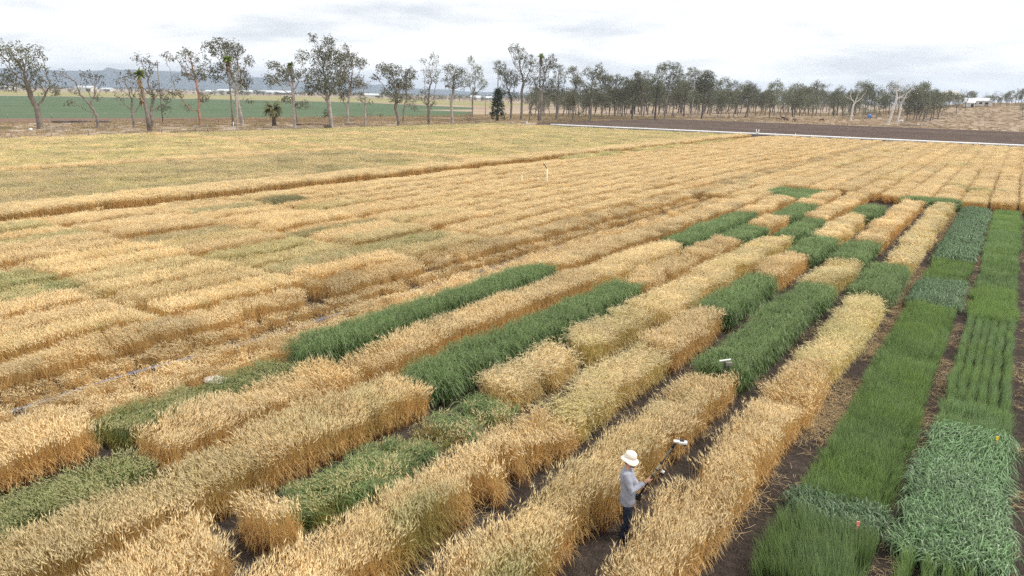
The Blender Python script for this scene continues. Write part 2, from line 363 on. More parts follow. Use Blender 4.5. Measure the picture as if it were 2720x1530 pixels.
# ------------------------------------------------------------------ crops: clump shapes
class PL:
    """blades, ears and awns of one clump, with a part value (0 foot .. 1 ear) and a tone per stem"""
    def __init__(s): s.V = []; s.F = []; s.P = []; s.T = []
    def tri(s, a, b, c, p, t):
        k = len(s.V); s.V += [a, b, c]; s.P += list(p) if hasattr(p, '__len__') else [p] * 3; s.T += [t] * 3; s.F.append((k, k + 1, k + 2))
    def ribbon(s, pts, wid, parts, t, side):
        k = len(s.V)
        for q, w, p in zip(pts, wid, parts):
            s.V.append(q - side * w / 2); s.V.append(q + side * w / 2); s.P += [p, p]; s.T += [t, t]
        for i in range(len(pts) - 1):
            a = k + 2 * i; s.F.append((a, a + 1, a + 3)); s.F.append((a, a + 3, a + 2))
    def ear(s, p, d, L_, r, part, t):
        d = d / np.linalg.norm(d); u = np.cross(d, [.3, .8, .5]); u /= np.linalg.norm(u); w = np.cross(d, u); k = len(s.V)
        s.V += [p] + [p + d * L_ * .4 + u * r, p + d * L_ * .4 + w * r, p + d * L_ * .4 - u * r, p + d * L_ * .4 - w * r] + [p + d * L_]
        s.P += [part] * 6; s.T += [t] * 6
        for i in range(4):
            a, b = k + 1 + i, k + 1 + (i + 1) % 4; s.F.append((k, b, a)); s.F.append((k + 5, a, b))
    def mesh(s, name):
        return pmesh(name, np.array(s.V), np.array(s.F), {'part': ('FLOAT', np.array(s.P)), 'rnd': ('FLOAT', np.array(s.T))})

def rdir(g, spread):
    a = g.uniform(0, 2 * np.pi); m = spread * g.uniform(.2, 1); return np.array([np.cos(a) * m, np.sin(a) * m, 1.])
def hor(g):
    a = g.uniform(0, 2 * np.pi); return np.array([np.cos(a), np.sin(a), 0.])

def clump(kind, seed, foot, n, lod=0):
    g = np.random.default_rng(seed); P = PL(); W_ = (1., 1.7, 2.8)[lod]
    for _ in range(n):
        b = np.array([g.uniform(-.5, .5) * foot, g.uniform(-.5, .5) * foot, 0.]); t = g.random()
        if kind in ('wheat', 'barley'):
            h = g.uniform(.72, .93); d = rdir(g, .20 if kind == 'wheat' else .30); tip = b + d * h; tip[2] = h; mid = (b + tip) / 2 + np.array([0, 0, .04])
            P.ribbon([b, mid, tip], np.array([.006, .0055, .005]) * W_, [0, .35, .6], t, hor(g))
            nod = d * 1.0; nod[:2] *= 2.; nod = nod + hor(g) * (.25 if kind == 'wheat' else .55) + np.array([.45 if kind == 'wheat' else .6, 0, 0]); nod[2] = g.uniform(.25, 1.1) if kind == 'wheat' else g.uniform(-.55, .45)
            nod /= np.linalg.norm(nod); el = g.uniform(.085, .12); P.ear(tip, nod, el, (.0095 if kind == 'wheat' else .008) * (1 + .45 * (W_ - 1)), .97, t)
            for _a in range((5, 3, 1)[lod] if kind == 'barley' else (3, 2, 1)[lod]):
                st = tip + nod * el * g.uniform(.3, .9); ad = nod + g.normal(0, .23, 3); ad /= np.linalg.norm(ad); sd = np.cross(ad, hor(g) + [0, 0, .3]); sd /= np.linalg.norm(sd)
                P.tri(st - sd * .0026 * W_, st + sd * .0026 * W_, st + ad * g.uniform(.07, .12) * (1.25 if kind == 'barley' else 1), 1., t)
            if lod < 2:
                for _a in range(1 if lod else 2):
                    z0 = g.uniform(.15, .6); q = b + (tip - b) * z0; dd = hor(g); ln = g.uniform(.14, .26)
                    P.ribbon([q, q + dd * ln * .5 + [0, 0, ln * .35], q + dd * ln - [0, 0, ln * .25]], [.007 * W_, .008 * W_, .002], [.35, .4, .5], g.random(), np.cross(dd, [0, 0, 1.]))
        elif kind == 'oats':
            h = g.uniform(.78, 1.02); d = rdir(g, .16); tip = b + d * h; tip[2] = h
            P.ribbon([b, (b + tip) / 2, tip], np.array([.007, .006, .003]) * W_, [0, .5, .8], t, hor(g))
            for z0 in ((.25, .45, .62, .78) if lod == 0 else (.4, .72)):
                q = b + (tip - b) * (z0 + g.uniform(-.06, .06)); dd = hor(g); ln = g.uniform(.22, .36)
                P.ribbon([q, q + dd * ln * .4 + [0, 0, ln * .5], q + dd * ln * .85 + [0, 0, ln * .35], q + dd * ln * 1.15 - [0, 0, ln * .1]], np.array([.011, .015, .011, .002]) * W_, [.45, .5, .55, .6], g.random(), np.cross(dd, [0, 0, 1.]))
            for _a in range((9, 5, 3)[lod]):
                z = g.uniform(-.16, .03); rr = .055 * (1 - z / .05) / 4; q = tip + np.array([0, 0, z]) + hor(g) * rr * 1.3; e = q + hor(g) * .012 + np.array([0, 0, -.028 * (1 + .3 * W_)]); sd = hor(g) * .007 * W_
                P.tri(q, e - sd, e + sd, 1., g.random())
        elif kind == 'grass':
            h = g.uniform(.30, .50); d = rdir(g, .35); dd = np.array([d[0], d[1], 0]); tip = b + dd * h; tip[2] = h * .95; m_ = b + dd * h * .35; m_[2] = h * .6
            P.ribbon([b, m_, tip], np.array([.007, .0075, .0015]) * W_, [0, .55, 1], t, hor(g))
        elif kind == 'leafy':
            dd = hor(g); h = g.uniform(.28, .44); ln = g.uniform(.16, .30)
            P.ribbon([b, b + dd * ln * .15 + [0, 0, h * .72], b + dd * ln * .5 + [0, 0, h], b + dd * ln * .95 + [0, 0, h * .86], b + dd * ln * 1.25 + [0, 0, h * .58]],
                     np.array([.008, .013, .0155, .012, .003]) * W_, [0, .5, .8, 1, 1], t, np.cross(dd, [0, 0, 1.]) + [0, 0, g.normal(0, .25)])
        elif kind == 'straw':
            dd = hor(g); ln = g.uniform(.12, .42); z = g.uniform(.01, .09); q = b * 1.6 + [0, 0, z]; bend = hor(g) * .05
            P.ribbon([q - dd * ln / 2, q + bend + [0, 0, g.uniform(0, .05)], q + dd * ln / 2], np.array([.0045, .0045, .003]) * W_, [.2, .6, .9], t, np.cross(dd, [0, 0, 1.]) + [0, 0, .3])
        elif kind == 'tuft':
            h = g.uniform(.12, .34); d = rdir(g, .9); tip = b + np.array([d[0], d[1], 0]) * h; tip[2] = h * .8
            P.ribbon([b, (b + tip) / 2 + [0, 0, .05], tip], np.array([.02, .018, .004]) * W_, [0, .6, 1], t, hor(g))
    return P.mesh(kind + '_clump')

# families: for each level of detail (clump width, stems, variants)
FAM = dict(wheat=((.22, 26, 7), (.40, 52, 5), (.75, 90, 4)), barley=((.22, 26, 6), (.40, 52, 4), (.75, 90, 3)), oats=((.24, 13, 6), (.42, 26, 4), (.75, 50, 3)),
           grass=((.20, 46, 6), (.36, 64, 4), (.7, 110, 2)), leafy=((.26, 38, 6), (.42, 52, 4), (.7, 80, 2)), straw=((.5, 24, 7), (.8, 18, 3), (1.5, 24, 2)), tuft=((.5, 26, 4), (.8, 30, 3), (1.4, 44, 3)))
CLUMPS = {}
def clumps(fam):
    if fam not in CLUMPS:
        CLUMPS[fam] = []
        for lod, (ft, ns, nv) in enumerate(FAM[fam]):
            row = []
            for k in range(nv):
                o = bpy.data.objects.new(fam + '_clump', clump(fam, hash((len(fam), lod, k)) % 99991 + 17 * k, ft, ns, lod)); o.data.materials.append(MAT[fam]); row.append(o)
            CLUMPS[fam].append(row)
    return CLUMPS[fam]

GROUPS = {}
def scatter_group(fam):
    """one clump on every point: attributes rot, scl, ci, lod; green and val go on to the material"""
    if fam in GROUPS: return GROUPS[fam]
    ng = bpy.data.node_groups.new(fam + '_scatter', 'GeometryNodeTree')
    ng.interface.new_socket('Geometry', in_out='INPUT', socket_type='NodeSocketGeometry'); ng.interface.new_socket('Geometry', in_out='OUTPUT', socket_type='NodeSocketGeometry')
    n, l = ng.nodes, ng.links; gi = n.new('NodeGroupInput'); go = n.new('NodeGroupOutput'); join = n.new('GeometryNodeJoinGeometry')
    def attr(name, ty):
        a = n.new('GeometryNodeInputNamedAttribute'); a.data_type = ty; a.inputs['Name'].default_value = name; return a.outputs['Attribute']
    rot, scl, ci, lod = attr('rot', 'FLOAT_VECTOR'), attr('scl', 'FLOAT_VECTOR'), attr('ci', 'INT'), attr('lod', 'INT')
    for k, row in enumerate(clumps(fam)):
        jn = n.new('GeometryNodeJoinGeometry')
        for ob in row:
            oi = n.new('GeometryNodeObjectInfo'); oi.inputs['Object'].default_value = ob; oi.transform_space = 'ORIGINAL'
            g2 = n.new('GeometryNodeGeometryToInstance'); l.new(oi.outputs['Geometry'], g2.inputs[0]); l.new(g2.outputs[0], jn.inputs[0])
        cmp_ = n.new('FunctionNodeCompare'); cmp_.data_type = 'INT'; cmp_.operation = 'EQUAL'
        ia = [s for s in cmp_.inputs if s.type == 'INT']; l.new(lod, ia[0]); ia[1].default_value = k
        ip = n.new('GeometryNodeInstanceOnPoints'); ip.inputs['Pick Instance'].default_value = True
        l.new(gi.outputs[0], ip.inputs['Points']); l.new(cmp_.outputs[0], ip.inputs['Selection']); l.new(jn.outputs[0], ip.inputs['Instance'])
        l.new(ci, ip.inputs['Instance Index']); l.new(rot, ip.inputs['Rotation']); l.new(scl, ip.inputs['Scale']); l.new(ip.outputs[0], join.inputs[0])
    l.new(join.outputs[0], go.inputs[0]); GROUPS[fam] = ng; return ng

NPTS = [0]
def scatter(name, fam, X, Y, Z, lod, hs, lean, green, val, label, cat=None, group=None, cw=1.):
    """one crop object: a point per clump"""
    n = len(X)
    if n == 0: return None
    NPTS[0] += n
    rz = rng.uniform(0, 2 * np.pi, n) if fam not in ('wheat', 'barley', 'leafy') else (2.6 + 2.9 * 2 * (vnoise(X, Y, 2.8, 91) - .5) + rng.normal(0, .8, n)); lx = lean[0] * np.cos(rz) + lean[1] * np.sin(rz); ly = -lean[0] * np.sin(rz) + lean[1] * np.cos(rz)
    nv = np.array([q[2] for q in FAM[fam]]); ci = (rng.random(n) * nv[lod]).astype(np.int32)
    w = rng.uniform(.92, 1.12, n) * cw
    me = bpy.data.meshes.new(name); me.vertices.add(n); me.vertices.foreach_set('co', np.stack([X, Y, Z], -1).astype(np.float32).ravel())
    for an, ty, dat in (('rot', 'FLOAT_VECTOR', np.stack([-ly, lx, rz], -1)), ('scl', 'FLOAT_VECTOR', np.stack([w, w, hs], -1)), ('green', 'FLOAT', green), ('val', 'FLOAT', val), ('ci', 'INT', ci), ('lod', 'INT', lod)):
        a = me.attributes.new(an, ty, 'POINT'); a.data.foreach_set('vector' if ty == 'FLOAT_VECTOR' else 'value', np.ascontiguousarray(dat, np.int32 if ty == 'INT' else np.float32).ravel())
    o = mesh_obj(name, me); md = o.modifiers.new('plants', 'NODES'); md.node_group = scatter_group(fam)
    tag(o, label, cat, group, 'stuff'); return o

def visible(X, Y, mx_=700):
    """keep what the photo, or a view a step to its side, could show"""
    d0 = np.stack([X, Y, np.full_like(X, .5 - CAMH)], -1) @ M; z = np.maximum(d0[:, 2], .1)
    px = CX + FPX * d0[:, 0] / z; py = CY + FPX * d0[:, 1] / z
    return (d0[:, 2] > .5) & (px > -mx_) & (px < 2720 + mx_) & (py < 1530 + 900)

def points(x0, x1, y0, y1, rs, ys, jit=.3):
    """drilled rows along Y; rs row spacing, ys spacing in the row"""
    nr = max(1, int(round((x1 - x0) / rs))); xs = x0 + (np.arange(nr) + .5) * (x1 - x0) / nr; k = max(1, int((y1 - y0) / ys)); yy = y0 + (np.arange(k) + .5) * (y1 - y0) / k
    X, Y = np.meshgrid(xs, yy); X = X.ravel(); Y = Y.ravel()
    return X + rng.uniform(-jit, jit, len(X)) * rs * .6, Y + rng.uniform(-jit, jit, len(Y)) * ys

SP = dict(wheat=((.19, .16), (.31, .28), (.52, .5)), barley=((.19, .16), (.31, .28), (.52, .5)), oats=((.20, .17), (.31, .28), (.5, .5)),
          grass=((.17, .13), (.26, .22), (.5, .45)), leafy=((.19, .16), (.30, .27), (.5, .45)))
def plot(name, fam, x0, x1, y0, y1, label, cat='crop plot', group=None, h=1., hv=.18, green=0., gv=.0, val=1., vv=.10, lean=(-.02, -.02), edge=.06, near=38, far=85, thin=0., holes=(), rs=None, rows=None, gfun=None, hfun=None, lodge=.19, wob=.07, mg=.06, cw=1.):
    """a drilled plot of one crop, split into levels of detail by distance"""
    x0, x1 = (x0 + mg, x1 - .07) if fam in ('wheat', 'barley', 'oats') else (x0 + .05, x1 - .05)
    Xs, Ys, Ls = [], [], []
    for lod, (a, b) in enumerate(((y0, min(y1, near)), (max(y0, near), min(y1, far)), (max(y0, far), y1))):
        if b <= a + .05: continue
        r_, s_ = SP[fam][lod]; X, Y = points(x0, x1, a, b, rs if (rs and lod < 2) else r_, s_, .12 if rs else .3); k = visible(X, Y); Xs.append(X[k]); Ys.append(Y[k]); Ls.append(np.full(k.sum(), lod, np.int32))
    X = np.concatenate(Xs); Y = np.concatenate(Ys); lod = np.concatenate(Ls)
    X = X + (vnoise(Y, X * 0 + x0 * 9, 2.2, 11) - .5) * wob * 2 * np.where(np.abs(X - (x0 + x1) / 2) > (x1 - x0) * .25, 1, .4)
    keep = rng.random(len(X)) >= thin
    for (hx0, hx1, hy0, hy1) in holes: keep &= ~((X > hx0) & (X < hx1) & (Y > hy0) & (Y < hy1))
    keep &= (Y - y0 > .28 * vnoise(X, Y * 0 + y0, .32, 61)) & (y1 - Y > .28 * vnoise(X, Y * 0 + y1, .32, 62)) & (X - x0 > .16 * (vnoise(Y, X * 0 + x0, .45, 63) - .35)) & (x1 - X > .16 * (vnoise(Y, X * 0 + x1, .45, 64) - .35))
    # ragged outline
    X, Y, lod = X[keep], Y[keep], lod[keep]; n = len(X)
    nz = vnoise(X, Y, .9, 21) - .5; n2 = vnoise(X, Y, 2.4, 22) - .5
    hs = h * (1 + hv * 2 * (.6 * nz + .4 * n2) + rng.normal(0, .04, n)); hs = hs * (1 - hv * 1.5 * np.clip((vnoise(X, Y, 1.5, 23) - .72) * 4, 0, 1))
    ex = np.clip((X - (x1 - .25)) / .25, 0, 1) - np.clip(((x0 + .25) - X) / .25, 0, 1); ey = np.clip((Y - (y1 - .25)) / .25, 0, 1) - np.clip(((y0 + .25) - Y) / .25, 0, 1)
    lx = lean[0] + lodge * 2 * (vnoise(X, Y, 1.1, 31) - .5) + ex * edge + rng.normal(0, .05, n); ly = lean[1] + lodge * 2 * (vnoise(X, Y, 1.3, 32) - .5) + ey * edge + rng.normal(0, .05, n)
    gr = np.clip(green + gv * 2 * (vnoise(X, Y, .8, 41) - .5) + rng.normal(0, .06 if (green or gv) else .0, n), 0, 1)
    if gfun is not None: gr = np.clip(gr + gfun(X, Y), 0, 1)
    if hfun is not None: hs = hs * hfun(X, Y)
    vl = val * (1 + vv * 2 * (vnoise(X, Y, 1.6, 51) - .5) + rng.normal(0, .07, n))
    return scatter(name, fam, X, Y, np.zeros(n), lod, hs, (lx, ly), gr, vl, label, cat, group, cw=cw)

# ------------------------------------------------------------------ crops: the plots
GW, GO, GB, GY = 'ripe wheat plots', 'green oat plots', 'pale barley plots', 'young green plots'
def wheat(*a, **k): return plot('wheat_plot', 'wheat', *a, **{**dict(cat='wheat plot', group=GW), **k})
def barley(*a, **k): return plot('barley_plot', 'barley', *a, **{**dict(cat='barley plot', group=GB, hv=.16, lodge=.3, vv=.13), **k})
def oats(*a, **k): return plot('oat_plot', 'oats', *a, **{**dict(cat='oat plot', group=GO, green=.85, hv=.08, val=1.0), **k})
def young(*a, fam='grass', **k): return plot('cereal_strip', fam, *a, **{**dict(cat='green crop', group=GY, green=.5, gv=.4, edge=.3), **k})

# column right of the person
A0, A1 = -4.5, -3.28
wheat(A0, A1, 4.5, 21.5, 'golden wheat strip directly to the right of the person in the hat', gfun=lambda X, Y: .75 * np.exp(-((X + 4.0) ** 2 / .10 + (Y - 7.6) ** 2 / .3)), hfun=lambda X, Y: 1 - .18 * np.exp(-((X + 4.1) ** 2 / .1 + (Y - 9.2) ** 2 / .8)), mg=0.17)
barley(A0, A1, 21.6, 31.0, 'pale yellow barley plot in front of the green oat block beside the bare path', green=.35, gv=.35, mg=0.17)
oats(A0 - .1, A1 + .05, 31.2, 37.7, 'green oat plot nearest the leafy strips, ending at the black soil path')
barley(A0, A1, 37.9, 64.8, 'long straw yellow barley plot bordering the strip of blue green cereal', green=.15, gv=.2, mg=0.17)
# column left of the person
B0, B1 = -6.56, -5.28
wheat(B0, B1, 4.5, 19.0, 'golden wheat strip the person in the hat stands beside, on his left', gv=.1, green=.05, val=.97, gfun=lambda X, Y: .6 * np.exp(-((X + 5.6) ** 2 / .08 + (Y - 8.2) ** 2 / 1.2)), holes=((-5.6, -5.2, 10.2, 10.8),), mg=0.11)
oats(B0, B1 + .1, 19.2, 31.3, 'dark green oat block with a white sensor board standing in it')
barley(B0, B1, 31.6, 37.2, 'small pale yellow plot between two green oat blocks, next to the corner oat plot', green=.25, gv=.3, mg=0.11)
oats(B0 - .05, B1 + .05, 37.4, 43., 'right half of the green oat block in the middle of the trial')
wheat(B0, B1, 43.2, 64.5, 'pale wheat plot leading up to the far green oat strip', val=1.05, mg=0.11)
# third column
C0, C1 = -8.66, -7.42
wheat(C0, C1, 4.0, 14.2, 'tall golden wheat strip with a notched edge along the dark alley', val=.98, gv=.1, holes=((-7.75, -7.3, 10.0, 10.85), (-7.8, -7.3, 11.2, 11.9)), gfun=lambda X, Y: .65 * np.exp(-((X + 7.65) ** 2 / .08 + (Y - 8.9) ** 2 / .6)))
barley(C0, C1, 14.3, 19.6, 'pale barley plot with yellow green patches in line with the tall wheat strip', green=.3, gv=.4)
wheat(C0, C1, 19.7, 24.6, 'brownish gold wheat plot in front of the wide green oat block', val=.92)
oats(C0, C1, 24.8, 31.4, 'left half of the wide dark green oat block')
wheat(C0, C1, 31.7, 37.1, 'small golden wheat plot framed by green oats on two sides', val=.97)
oats(C0, C1 + .15, 37.4, 43., 'left half of the green oat block in the middle of the trial')
barley(C0, C1, 43.3, 53.2, 'short pale plot in front of a single small oat plot')
oats(C0, C1 + .15, 53.4, 59.5, 'single small green oat plot left of the far oat strip')
# fourth column
D0, D1 = -10.78, -9.42
wheat(D0, D1 + .1, 4.2, 6.5, 'stub of wheat cut off by the lower edge of the photo', cat='wheat plot')
wheat(D0, D1, 7.0, 7.75, 'small isolated clump of wheat at the near end of a short green plot', gv=.1)
plot('oat_plot', 'oats', D0, D1, 7.85, 10.7, 'low green cereal plot with bent ears, nearest the camera between wheat strips', cat='oat plot', group=GO, green=.45, gv=.5, h=.66, hv=.22, val=1.0, lodge=.6, edge=.3, thin=.18)
for yy, lb in ((11.25, 'nearest of the separate green tufts in the dark alley'), (12.75, 'middle green tuft of the three in a line before the oats'), (14.1, 'farthest green tuft, at the near end of a barley plot')):
    plot('oat_plot', 'oats', D0 + .05, D1 - .05, yy - .36, yy + .36, lb, cat='oat plot', group=GO, green=.35, gv=.5, h=.64, hv=.25, lodge=.5, edge=.4, thin=.3, val=1.05)
wheat(D0, D1, 7.95, 10.7, 'green wheat ears standing among the low green plot nearest the camera', cat='wheat plot', green=.75, gv=.5, h=.72, thin=.55, lodge=.5, hv=.2)
wheat(D0, D1, 10.8, 14.5, 'half ripe ears among the three green tufts', cat='wheat plot', green=.55, gv=.6, h=.60, thin=.72, lodge=.5, hv=.25)
barley(D0, D1 - .1, 14.75, 18.3, 'short pale barley plot behind the green tufts', holes=((-10.1, -9.4, 16.1, 16.5),))
barley(D0, D1, 18.9, 23.0, 'pale barley plot with drooping ears alongside the long right hand oat plot', green=.2, gv=.3)
barley(D0, D1, 23.45, 41.5, 'long pale yellow strip right of the long oat plot', green=.12, gv=.25)
oats(-10.5, -9.3, 42., 49.5, 'small green oat plot at the foot of a pale wheat strip, level with the big block')
wheat(D0, D1, 49.8, 66., 'pale wheat strip running away from a small oat plot', val=1.04)
# fifth column
E0, E1 = -12.75, -11.36
wheat(E0, E1, 3.6, 13.45, 'olive gold wheat strip that ends in front of the long right hand oat plot', val=.94, green=.12, gv=.15)
oats(E0, E1, 13.6, 26.6, 'longer, nearer of the two long dark green oat plots')
wheat(E0, E1, 26.9, 33.1, 'wheat rows directly behind the nearer long oat plot', rs=.27, val=.93)
wheat(E0, E1, 33.4, 39.3, 'wheat rows with gaps in front of the big left oat block', rs=.27, val=.96, holes=((-11.9, -11.3, 36.6, 36.9),))
oats(E0, E1, 39.5, 44.1, 'near right part of the big oat block on the left')
wheat(E0, E1, 44.4, 48.8, 'small pale wheat patch between two oat plots', val=1.06)
oats(-12.7, -11.1, 49.2, 56.2, 'green oat plot right behind the big left block')
wheat(E0, E1, 56.5, 66., 'pale wheat strip right of the farthest oat patch', val=1.05)
# sixth column
F0, F1 = -14.95, -13.5
wheat(F0, F1, 3.6, 7.5, 'weedy greenish wheat at the lower left edge of the photo', green=.85, gv=.35, h=.7, lodge=.5, val=.95)
young(F0, F1, 3.6, 7.5, 'weeds growing through the greenish wheat at the lower left edge', h=1.35, val=.62, green=.4, gv=.5, thin=.35, lodge=.5)
wheat(F0 - .1, F1, 7.6, 13.4, 'bright golden wheat block left of the olive gold strip', val=1.0)
wheat(F0, F1, 13.5, 27.0, 'golden wheat rows lying between the two long oat plots', rs=.27, val=.95, hv=.12)
barley(F0, F1, 27.3, 36.2, 'pale barley strip between the farther long oat plot and the big oat block')
oats(F0, F1, 36.5, 49.2, 'left part of the big green oat block')
wheat(F0, F1, 49.5, 59.3, 'pale wheat behind the left oat block', val=1.04)
oats(F0, F1 + .8, 59.5, 66.3, 'farthest green oat patch, right half')
# seventh column
G0, G1 = -17.05, -15.7
wheat(G0 - .1, G1, 4.2, 7.5, 'pale golden wheat stand at the left edge of the photo', val=1.02)
wheat(G0 + .2, G1 + .2, 7.75, 13.1, 'low green weedy strip beside the white plastic sheet', green=.9, gv=.3, h=.62, hv=.25, lodge=.6, val=.9)
young(G0 + .2, G1 + .2, 7.75, 13.1, 'weeds growing through the low green strip beside the plastic sheet', h=1.25, val=.62, green=.4, gv=.5, thin=.35, lodge=.5)
oats(G0, G1 + .05, 13.4, 27.3, 'farther of the two long dark green oat plots, close to the blue hose')
wheat(G0, G1, 27.6, 44., 'golden wheat rows behind the farther long oat plot', rs=.27, val=.97)
wheat(G0, G1, 44.2, 60.8, 'golden border strip leading to the farthest oat patch', rs=.27, val=1.0)
oats(G0 + .4, G1 + .5, 61., 66.3, 'farthest green oat patch, left half')
oats(-6.9, -3.0, 65., 67.3, 'narrow green oat strip across the far end of the trial')

# the two green strips on the right
P0, P1 = -2.62, -1.0
young(P0, P1, 11.2, 13.7, 'tall dark grassy near end of the middle green strip', h=1.45, val=.74, green=.45, gv=.4, lodge=.35)
young(P0, P1, 13.7, 14.8, 'narrow dark leafy band across the near part of the middle strip', fam='leafy', h=1.2, val=.85, green=.5, gv=.4, lodge=.35)
young(P0, P1, 14.8, 33., 'fine bright green cereal making up most of the middle green strip', val=.92, green=.6, h=1.0)
young(P0, P1, 33., 38., 'darker blue green leafy patch across the middle strip', fam='leafy', h=1.15, val=.95, green=.3)
young(P0, P1, 38., 43.5, 'bright green patch between two blue green ones in the middle strip', val=.94, green=.7)
young(P0, P1, 43.5, 67., 'long blue green leafy far end of the middle green strip', fam='leafy', h=1.15, val=.9, green=.2)
Q0, Q1 = -.62, .93
young(Q0, Q1, 11., 13.6, 'near end of the right strip sown in separate olive rows', rs=.31, h=1.2, val=1.1, green=.4, lodge=.1, cw=.8)
young(Q0, Q1, 13.6, 20.1, 'silvery green patch of broad arching leaves in the right strip', fam='leafy', h=1.2, val=1.4, lodge=.4, vv=.18, gv=.6)
young(Q0, Q1, 20.1, 22.2, 'grey green tangled patch behind the broad leaves', val=1.1, green=.25, h=1.2, lodge=.45)
young(Q0, Q1, 22.2, 32., 'grey green cereal in six clear rows in the right strip', rs=.26, h=1.1, val=1.05, green=.25, edge=.2, cw=.8)
young(Q0, Q1, 32., 38., 'dense bright green middle part of the right strip', val=1.0, green=.75)
young(Q0, Q1, 38., 47., 'thin rows with brown soil showing between them', rs=.26, h=.95, val=1., green=.35, thin=.25, edge=.1, cw=.8)
young(Q0, Q1, 47., 56.5, 'grey green thin middle part near the far end of the right strip', val=1.0, green=.4, thin=.1)
young(Q0, Q1, 56.5, 67.5, 'bright yellow green far end of the right strip', val=.98, green=.7)

# ripe plots behind the trial, up to the white pipe
def block_noise(X, Y, px_, py_, seed):
    r = np.random.default_rng(seed).random((97, 89)); return r[(np.floor(X / px_).astype(int)) % 97, (np.floor(Y / py_).astype(int)) % 89]
Xs, Ys, Ls = [], [], []
for k in range(12):
    cx0 = -20.35 + 1.93 * k - .03; x0, x1 = cx0 + .16, cx0 + 1.56
    y0 = 67.8 if x0 > -16.9 else 58.
    for lod, (a, b) in enumerate(((0, 0), (y0, 100.), (100., 166.5))):
        if b <= a: continue
        r_, s_ = SP['wheat'][lod]; X, Y = points(x0, x1, a, b, r_, s_); q = visible(X, Y) & (rng.random(len(X)) > .4 * (np.abs((Y - 67.8) % 12.3) < .22)); Xs.append(X[q]); Ys.append(Y[q]); Ls.append(np.full(q.sum(), lod, np.int32))
X, Y, lod = map(np.concatenate, (Xs, Ys, Ls)); n = len(X); bn = block_noise(X + 20.3, Y - 67.8, 1.93, 12.3, 5); b2 = block_noise(X + 20.3, Y - 67.8, 1.93, 12.3, 6)
scatter('wheat_field', 'wheat', X, Y, np.zeros(n), lod, .92 + .22 * (b2 - .5) + .14 * (vnoise(X, Y, 1.5, 2) - .5) + rng.normal(0, .05, n), (rng.normal(0, .06, n), rng.normal(0, .06, n)),
        np.clip(.12 * (bn > .85) + .5 * (vnoise(X, Y, 2.5, 71) > .93), 0, 1), 1.02 + .12 * (bn - .5) + rng.normal(0, .07, n), 'pale ripe wheat plots with straight dark alleys running up to the white pipe', 'wheat field')

# tall thin brown wheat along the hose, and lodged straw round it
def strawy(name, fam, x0, x1, y0, y1, thin, h, lodge, label, **k):
    return plot(name, fam, x0, x1, y0, y1, label, cat='straw strip', group='dry strips along the blue hose', thin=thin, h=h, lodge=lodge, edge=.1, **k)
strawy('wheat_plot', 'wheat', -22.4, -20.75, 4., 165., .42, .80, .25, 'thin brown standing wheat stalks on the far side of the blue hose', val=.88, vv=.2, holes=((-22.5, -20.6, 17.9, 18.9), (-22.5, -20.9, 24.6, 25.6)))
strawy('wheat_plot', 'wheat', -20.75, -19.95, 4., 120., .62, .46, .45, 'lodged broken straw leaning over the blue hose', val=.92, vv=.2)
strawy('wheat_plot', 'wheat', -19.45, -17.2, 4., 165., .5, .5, .6, 'short bent straw between the blue hose and the oats', val=1.0, vv=.18)

# left field: plots two metres wide with narrow alleys
def leftcol(X): return np.floor((X + 22.55) / 1.98).astype(int)
Xs, Ys, Ls = [], [], []
for k in range(11):
    x1 = -22.55 - 1.98 * k - .20; x0 = x1 - 1.42
    for lod, (a, b) in enumerate(((2., 36.), (36., 80.), (80., 166.5))):
        if lod: x0 = x1 - 1.24
        r_, s_ = SP['wheat'][lod]; X, Y = points(x0, x1, a, b, r_ * (1.1 if lod == 0 else 1), s_ * (1.1 if lod == 0 else 1)); q = visible(X, Y); Xs.append(X[q]); Ys.append(Y[q]); Ls.append(np.full(q.sum(), lod, np.int32))
X, Y, lod = map(np.concatenate, (Xs, Ys, Ls)); n = len(X); PERL = 6.2
bn = block_noise(X + 22.55, Y - 13., 1.98, PERL, 15); b2 = block_noise(X + 22.55, Y - 13., 1.98, PERL, 16); b3 = block_noise(X + 22.55, Y - 13., 1.98, PERL, 17)
near_ = smooth((42 - Y) / 14.)                                    # plots differ more at the near end
fy = np.abs(((Y - 13.) % PERL) - PERL / 2) / (PERL / 2); sag = smooth((fy - .82) / .18) * near_
gr = .40 * (b3 > .82) * near_ * bn + .20 * (b3 < .18) * near_ + .05 * (bn > .85)
hs = .90 + .30 * (b2 - .5) * (.35 + .65 * near_) + .12 * (vnoise(X, Y, 1.2, 3) - .5) - .25 * sag + rng.normal(0, .05, n)
vl = 1.04 + .15 * (bn - .5) * (.35 + .65 * near_) + rng.normal(0, .07, n)
def patch(x0, x1, y0, y1): return (X > x0) & (X < x1) & (Y > y0) & (Y < y1)
